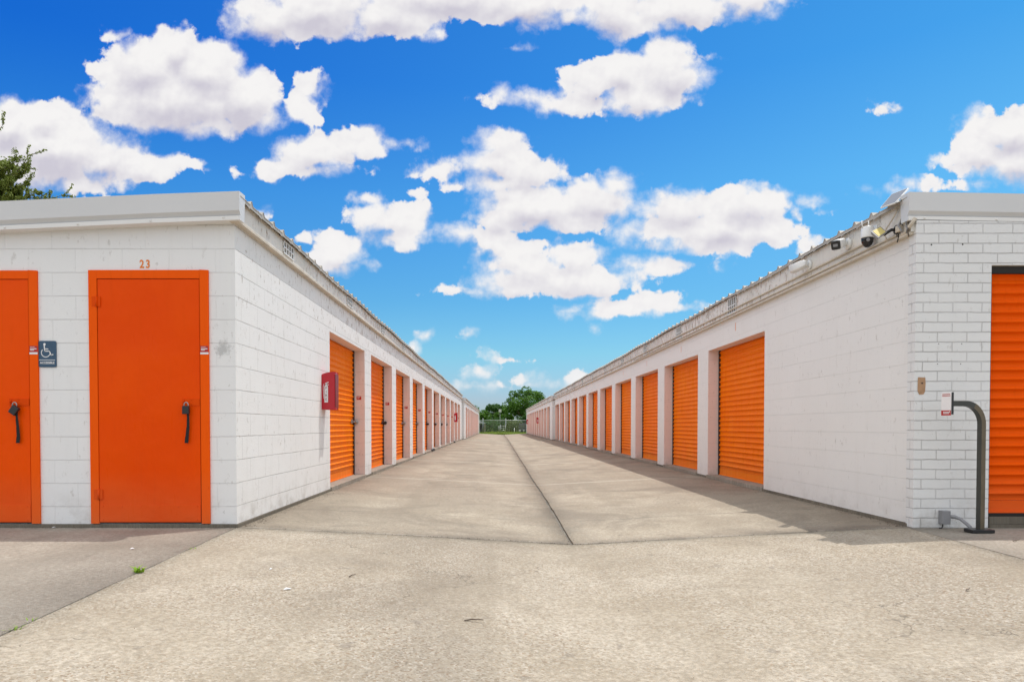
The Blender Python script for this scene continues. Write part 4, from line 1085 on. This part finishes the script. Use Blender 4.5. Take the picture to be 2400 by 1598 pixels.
b.quad([(x - .014, y - .006, z), (x, y - .012, z + .006), (x + .016, y + .002, z + .010), (x + .002, y + .014, z + .004)]); b.quad([(x, y, z), (x + .008, y - .01, z + .012), (x + .018, y + .004, z + .016)])
tag(b.build('dry_leaf', M_bark, loc=(x, y, z)), 'single dry brown leaf on the bright paving at right', 'leaf')
# broken chip at the foot of the right wall
def litter():
    b = MB(); r = random.Random(44)
    def flake(x, y, s):
        z = gz(x) + .003; a = r.uniform(0, 3.14); dx, dy = math.cos(a) * s, math.sin(a) * s; k = r.uniform(.3, .6)
        b.quad([(x - dx, y - dy, z), (x + dy * k, y - dx * k, z + r.uniform(.001, .006)), (x + dx, y + dy, z + .002), (x - dy * k, y + dx * k, z)])
    for i in range(1500):                       # along the feet of both walls
        y = 6.0 + 30 * r.random() ** 1.8; d = abs(r.gauss(0, .05)) + .02
        if r.random() < .6: flake(-2.25 + d, y, r.uniform(.002, .008))
        else: flake(3.61 - d, y, r.uniform(.002, .008))
    for i in range(260): flake(r.uniform(-4.6, -2.3), 5.915 - abs(r.gauss(0, .02)) - .004, r.uniform(.002, .007))
    for i in range(320):                        # caught in the cross joint
        x = r.choice((r.gauss(-.25, .35), r.gauss(.55, .3), r.uniform(-2.2, 3.5))); flake(x, 5.93 + r.gauss(0, .008), r.uniform(.002, .007))
    for i in range(220): y = 6 + 14 * r.random() ** 1.5; flake(cj(y) + r.gauss(0, .03), y, r.uniform(.002, .007))
    for i in range(160): flake(r.uniform(-3.5, 3.8), r.uniform(2.6, 9), r.uniform(.0015, .004))
    o = b.build('leaf_litter', simple('litter_brown', (0.10, 0.075, 0.05), .9, var=.5, scale=40))
    tag(o, 'dark crumbs of dirt and dry leaves along the wall feet and pavement joints', 'debris'); o['kind'] = 'stuff'
litter()
# ------------------------------------------------------------------ vegetation
def rv(r):
    while True:
        p = Vector((r.uniform(-1, 1), r.uniform(-1, 1), r.uniform(-1, 1)))
        if p.length < 1: return p
def leaf(b, p, s, r):
    n = rv(r).normalized(); n.z = abs(n.z) * .8 + .2; n.normalize()
    t_ = n.cross(rv(r)).normalized(); q = n.cross(t_)
    b.quad([p - t_ * s, p - q * s * .55, p + t_ * s, p + q * s * .55])
def tree(name, label, x, y, h, crown_r, trunk_h, leafm, seed, n_cl=26, per=190, ls=.16, group=None, cz=None, flat=.8, base=-.1):
    T = thing(name, label, 'tree', (x, y, base), group); r = random.Random(seed)
    b = MB(); cz = cz or (trunk_h + h) / 2
    tr = max(.10, h * .028)
    b.tube([(x, y, base), (x + .1, y, trunk_h * .5), (x - .05, y, trunk_h), (x, y, h * .75)], [tr * 1.3, tr, tr * .8, tr * .25], 9)
    cl = []
    for i in range(n_cl):
        d = rv(r); d = d.normalized() * (d.length ** .45)
        c = Vector((x + d.x * crown_r * .82, y + d.y * crown_r * .82, cz + d.z * (h - cz) * .86 * (1 if d.z > 0 else flat)))
        cl.append((c, crown_r * r.uniform(.20, .36)))
    for c, rr in cl[::2]:
        s = Vector((x, y, trunk_h * r.uniform(.75, 1.1))); m_ = (s + c) / 2 + Vector((0, 0, -.2))
        b.tube([s, m_, c], [tr * .45, tr * .28, tr * .1], 6)
    b.build('trunk', M_bark, T)
    lv = MB()
    for c, rr in cl:
        for k in range(per):
            d = rv(r); d = d.normalized() * (d.length ** .5) * rr; d.z *= .75
            leaf(lv, c + d, ls * r.uniform(.6, 1.3), r)
    lv.build('crown', leafm, T)
    return T
G = 'trees beyond the fence at the end of the alley'
Y_ = 112
def X(px, Y): return (px - 1164) / F * Y
tree('broadleaf_tree', 'tallest round green tree rising above the right storage row', X(1229, 112), 112, 7.3, 3.5, 2.2, M_leafA, 3, 46, 230, .15, G, cz=4.4)
tree('broadleaf_tree', 'mid-height tree left of the white pole beyond the fence', X(1158, 118), 118, 4.9, 2.4, 1.2, M_leafB, 5, 26, 200, .15, G, cz=2.9)
tree('broadleaf_tree', 'low tree against the end of the left storage row', X(1126, 108), 108, 3.6, 1.9, .9, M_leafA, 6, 20, 190, .14, G, cz=2.0)
tree('broadleaf_tree', 'lighter green tree directly behind the white pole', X(1186, 116), 116, 4.1, 2.2, .8, M_leafA, 9, 24, 200, .15, G, cz=2.2)
tree('broadleaf_tree', 'dark tree behind the right end of the fence', X(1262, 106), 106, 4.6, 2.6, 1.2, M_leafB, 12, 26, 190, .15, G, cz=2.6)
tree('broadleaf_tree', 'distant tree mostly hidden behind the right roof', X(1290, 125), 125, 6.0, 3.0, 1.6, M_leafB, 14, 22, 170, .17, G, cz=3.4)
tree('broadleaf_tree', 'distant dark tree behind the left storage row end', X(1100, 130), 130, 4.6, 3.2, 1.5, M_leafB, 15, 22, 170, .17, G, cz=2.6)
def bush(label, px, Y, w_, h, leafm, seed):
    r = random.Random(seed); x = X(px, Y); lv = MB()
    T = thing('bush', label, 'bush', (x, Y, -.05), 'bushes beyond the fence')
    for k in range(int(1500 * w_ * h / 3)):
        d = rv(r); lv_p = Vector((x + d.x * w_, Y + d.y * w_ * .8, max(.0, h * .48 + d.z * h * .55))); leaf(lv, lv_p, .11 * r.uniform(.6, 1.3), r)
    lv.build('foliage', leafm, T)
    b = MB()
    for k in range(4): a = r.uniform(0, 6.28); b.tube([(x, Y, -.1), (x + math.cos(a) * w_ * .4, Y + math.sin(a) * w_ * .4, h * .7)], [.04, .015], 6)
    b.build('stem', M_bark, T)
bush('dark bush right of the left shed beyond the fence', 1148, 103, 1.6, 1.9, M_leafB, 1)
bush('dark bush below the white pole', 1170, 106, 1.7, 2.2, M_leafB, 2)
bush('olive bush right of the middle fence post', 1196, 104, 1.1, 1.6, M_leafC, 3)
bush('olive green bush left of the grey trailer', 1210, 102, 1.3, 1.7, M_leafC, 4)
bush('dark bush behind the grey trailer', 1230, 107, 1.9, 2.4, M_leafB, 5)
bush('dark bush at the left fence end', 1128, 108, 1.6, 2.2, M_leafB, 6)

# big near tree behind the left building: branches with small leaves
def near_tree():
    Y = 20.0; x0 = X(-60, Y); r = random.Random(21)
    T = thing('leafy_tree', 'olive green tree with twiggy branches behind the left storage row roof', 'tree', (x0, Y, -.2))
    wood = MB(); lv = MB()
    wood.tube([(x0, Y, -.2), (x0 + .1, Y, 2.2), (x0 - .1, Y, 4.2), (x0, Y + .1, 6.2)], [.26, .21, .17, .10], 10)
    def at(px, py, dy=0): d = ray(px, py); return Vector((0, 0, CZ)) + d * ((Y + dy) / d.y)
    def branch(p0, p1, r0, dens, spread, sub=True):
        n = 9; path = []; d = p1 - p0; k = Vector((r.uniform(-.1, .1), r.uniform(-.1, .1), r.uniform(-.12, .02))) * d.length
        for i in range(n):
            t_ = i / (n - 1); path.append(p0 + d * t_ + k * (4 * t_ * (1 - t_)) * .6 + rv(r) * .025 * d.length * (t_ > 0))
        wood.tube(path, [r0 * (1 - .85 * i / (n - 1)) for i in range(n)], 6)
        for i in range(1, n):
            for q in range(dens):
                p = path[i - 1].lerp(path[i], r.random()) + rv(r) * spread; leaf(lv, p, r.uniform(.022, .046), r)
            if sub and i > 2:
                for s_ in (0, 1):
                    e = path[i] + (d.normalized() * .6 + rv(r) * 1.0 + Vector((0, 0, .25))) * d.length * .12
                    branch(path[i], e, r0 * .3, max(4, dens // 3), spread * .7, False)
    hub = Vector((x0, Y, 5.8))
    for (px, py, dn, sp) in ((0, 400, 60, .22), (22, 430, 60, .20), (-5, 450, 70, .25), (35, 470, 50, .16), (0, 475, 60, .22), (30, 390, 40, .15), (12, 292, 16, .05), (40, 375, 40, .14), (72, 366, 18, .06), (66, 398, 44, .12), (70, 430, 40, .12), (45, 452, 50, .16), (95, 456, 34, .10), (152, 462, 20, .06), (110, 474, 24, .08), (30, 410, 60, .2), (10, 440, 60, .2), (20, 478, 60, .2), (60, 480, 40, .14), (5, 385, 50, .18)):
        s = at(-95 + r.uniform(-20, 20), 470 + r.uniform(-20, 20)); branch(s, at(px - 5, py, r.uniform(-.4, .4)), .035, int(dn * .9), sp * .9)
    for i in range(46):
        a = r.uniform(0, 6.28); e = Vector((x0 - 2.0 + math.cos(a) * r.uniform(.6, 2.4), Y + math.sin(a) * r.uniform(.6, 2.6), r.uniform(5.2, 8.8)))
        branch(Vector((x0, Y, r.uniform(3.8, 6.0))), e, .05, 26, .2)
    wood.build('trunk', M_bark, T); lv.build('crown', leaf_mat('leaves_myrtle', (0.15, 0.20, 0.03), (0.22, 0.28, 0.045), (0.31, 0.36, 0.09)), T)
near_tree()

# ------------------------------------------------------------------ fence and things beyond
def fence():
    Y = 84.0; z0 = -.1; T = thing('chain_link_fence', 'galvanised chain link fence closing the far end of the alley', 'fence', (X(1185, Y), Y, z0))
    xa, xb = -6.0, 7.0; zt = CZ + 13.2 * Y / F
    for px in (1132, 1185.5, 1238, 1080, 1290):
        b = MB(); x = X(px, Y); b.tube([(x, Y, z0), (x, Y, zt + .22)], .040, 8); b.lathe((x, Y, zt + .22), (0, 0, 1), [(0, .045), (.03, .03), (.05, .005)], 8); b.build('post', M_galv, T)
    b = MB(); b.tube([(xa, Y, zt), (xb, Y, zt)], .030, 8); b.build('top_rail', M_galv, T)
    b = MB(); s = .075; k = xa - 2
    H = zt - z0
    while k < xb:
        for d in (1, -1):
            p = (k if d > 0 else k + H, z0 + .02); q = (k + H if d > 0 else k, zt)
            b.quad([(p[0] - .0022, Y - .006 * d, p[1]), (p[0] + .0022, Y - .006 * d, p[1]), (q[0] + .0022, Y - .006 * d, q[1]), (q[0] - .0022, Y - .006 * d, q[1])])
        k += s
    b.build('wire_mesh', M_galv, T)
fence()
def shed():
    Y = 96; x1 = X(1139, Y); z = lambda py: CZ + (998 - py) / F * Y
    T = thing('open_shed', 'low grey roofed shelter at the left behind the fence', 'shed', (x1 - 1.5, Y, 0))
    b = MB(); b.quad([(x1, Y - 1.2, z(992)), (x1, Y + 2, z(992)), (x1 - 1.6, Y + 2, z(981)), (x1 - 1.6, Y - 1.2, z(981))]); b.quad([(x1 - 1.6, Y - 1.2, z(981)), (x1 - 1.6, Y + 2, z(981)), (x1 - 3.2, Y + 2, z(992)), (x1 - 3.2, Y - 1.2, z(992))])
    b.quad([(x1, Y - 1.2, z(992)), (x1 - 1.6, Y - 1.2, z(981)), (x1 - 3.2, Y - 1.2, z(992))]); b.build('roof', M_shed, T)
    for dx in (.15, 1.6, 3.0):
        for dy in (-1.1, 1.9): b = MB(); b.box(x1 - dx - .04, x1 - dx + .04, Y + dy - .04, Y + dy + .04, -.05, z(992)); b.build('post', M_wood, T)
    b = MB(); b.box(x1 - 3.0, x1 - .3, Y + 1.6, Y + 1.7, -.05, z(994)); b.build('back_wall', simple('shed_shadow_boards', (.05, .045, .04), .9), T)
shed()
def pole_sign():
    Y = 95; x = X(1172, Y); z = lambda py: CZ + (998 - py) / F * Y
    T = thing('pole_sign', 'blank white square sign on a thin pole beyond the fence', 'sign', (x, Y, 0))
    b = MB(); b.tube([(x, Y, -.05), (x, Y, z(966))], .018, 8); b.build('pole', M_galv, T)
    b = MB(); b.box(x - .19, x + .19, Y - .04, Y + .04, z(966), z(959)); b.build('board', M_offw, T, bevel=.02)
pole_sign()
def bollard(px, Y, h, label, m_=None):
    x = X(px, Y); b = MB(); b.tube([(x, Y, -.05), (x, Y, h)], .045, 10); b.lathe((x, Y, h), (0, 0, 1), [(0, .05), (.04, .045), (.06, .02)], 10)
    tag(b.build('post', m_ or M_wplast, loc=(x, Y, -.05)), label, 'post', 'short white posts beyond the fence')
bollard(1205.5, 98, .55, 'short white post left of the grey trailer')
bollard(1169.5, 98, .85, 'taller grey white post below the pole sign', M_galv)
def gate():
    Y = 99; T = thing('pipe_gate', 'low pipe gate between bushes beyond the fence', 'gate', (X(1180, Y), Y, 0))
    xa, xb = X(1173.5, Y), X(1184.5, Y)
    b = MB()
    for zz in (.25, .55, .85): b.tube([(xa, Y, zz), (xb, Y, zz)], .03, 6)
    b.build('rail', M_galv, T)
    for x in (xa, xb): b = MB(); b.tube([(x, Y, -.05), (x, Y, 1.0)], .05, 8); b.build('post', M_galv, T)
gate()
def trailer():
    Y = 97; xa, xb = X(1216.5, Y), X(1240, Y); T = thing('utility_trailer', 'grey slat-sided trailer with white bed rail beyond the fence', 'trailer', ((xa + xb) / 2, Y, 0))
    b = MB(); b.box(xa, xb, Y - .05, Y + 2.2, .18, .27); b.build('bed', M_wplast, T)
    b = MB(); m_ = simple('grey_slats', (.13, .125, .14), .7)
    for i in range(7): x = xa + (xb - xa) * i / 6; b.box(x - .03, x + .03, Y, Y + .05, .27, 1.25)
    for zz in (.45, .75, 1.05, 1.22): b.box(xa, xb, Y + .05, Y + .08, zz - .09, zz + .04)
    b.build('slatted_side', m_, T)
    for x in (xa + .4, xb - .5): b = MB(); b.lathe((x, Y - .08, .12), (0, 1, 0), [(0, .16), (.02, .2), (.14, .2), (.16, .16)], 16); b.build('wheel', M_black, T)
trailer()
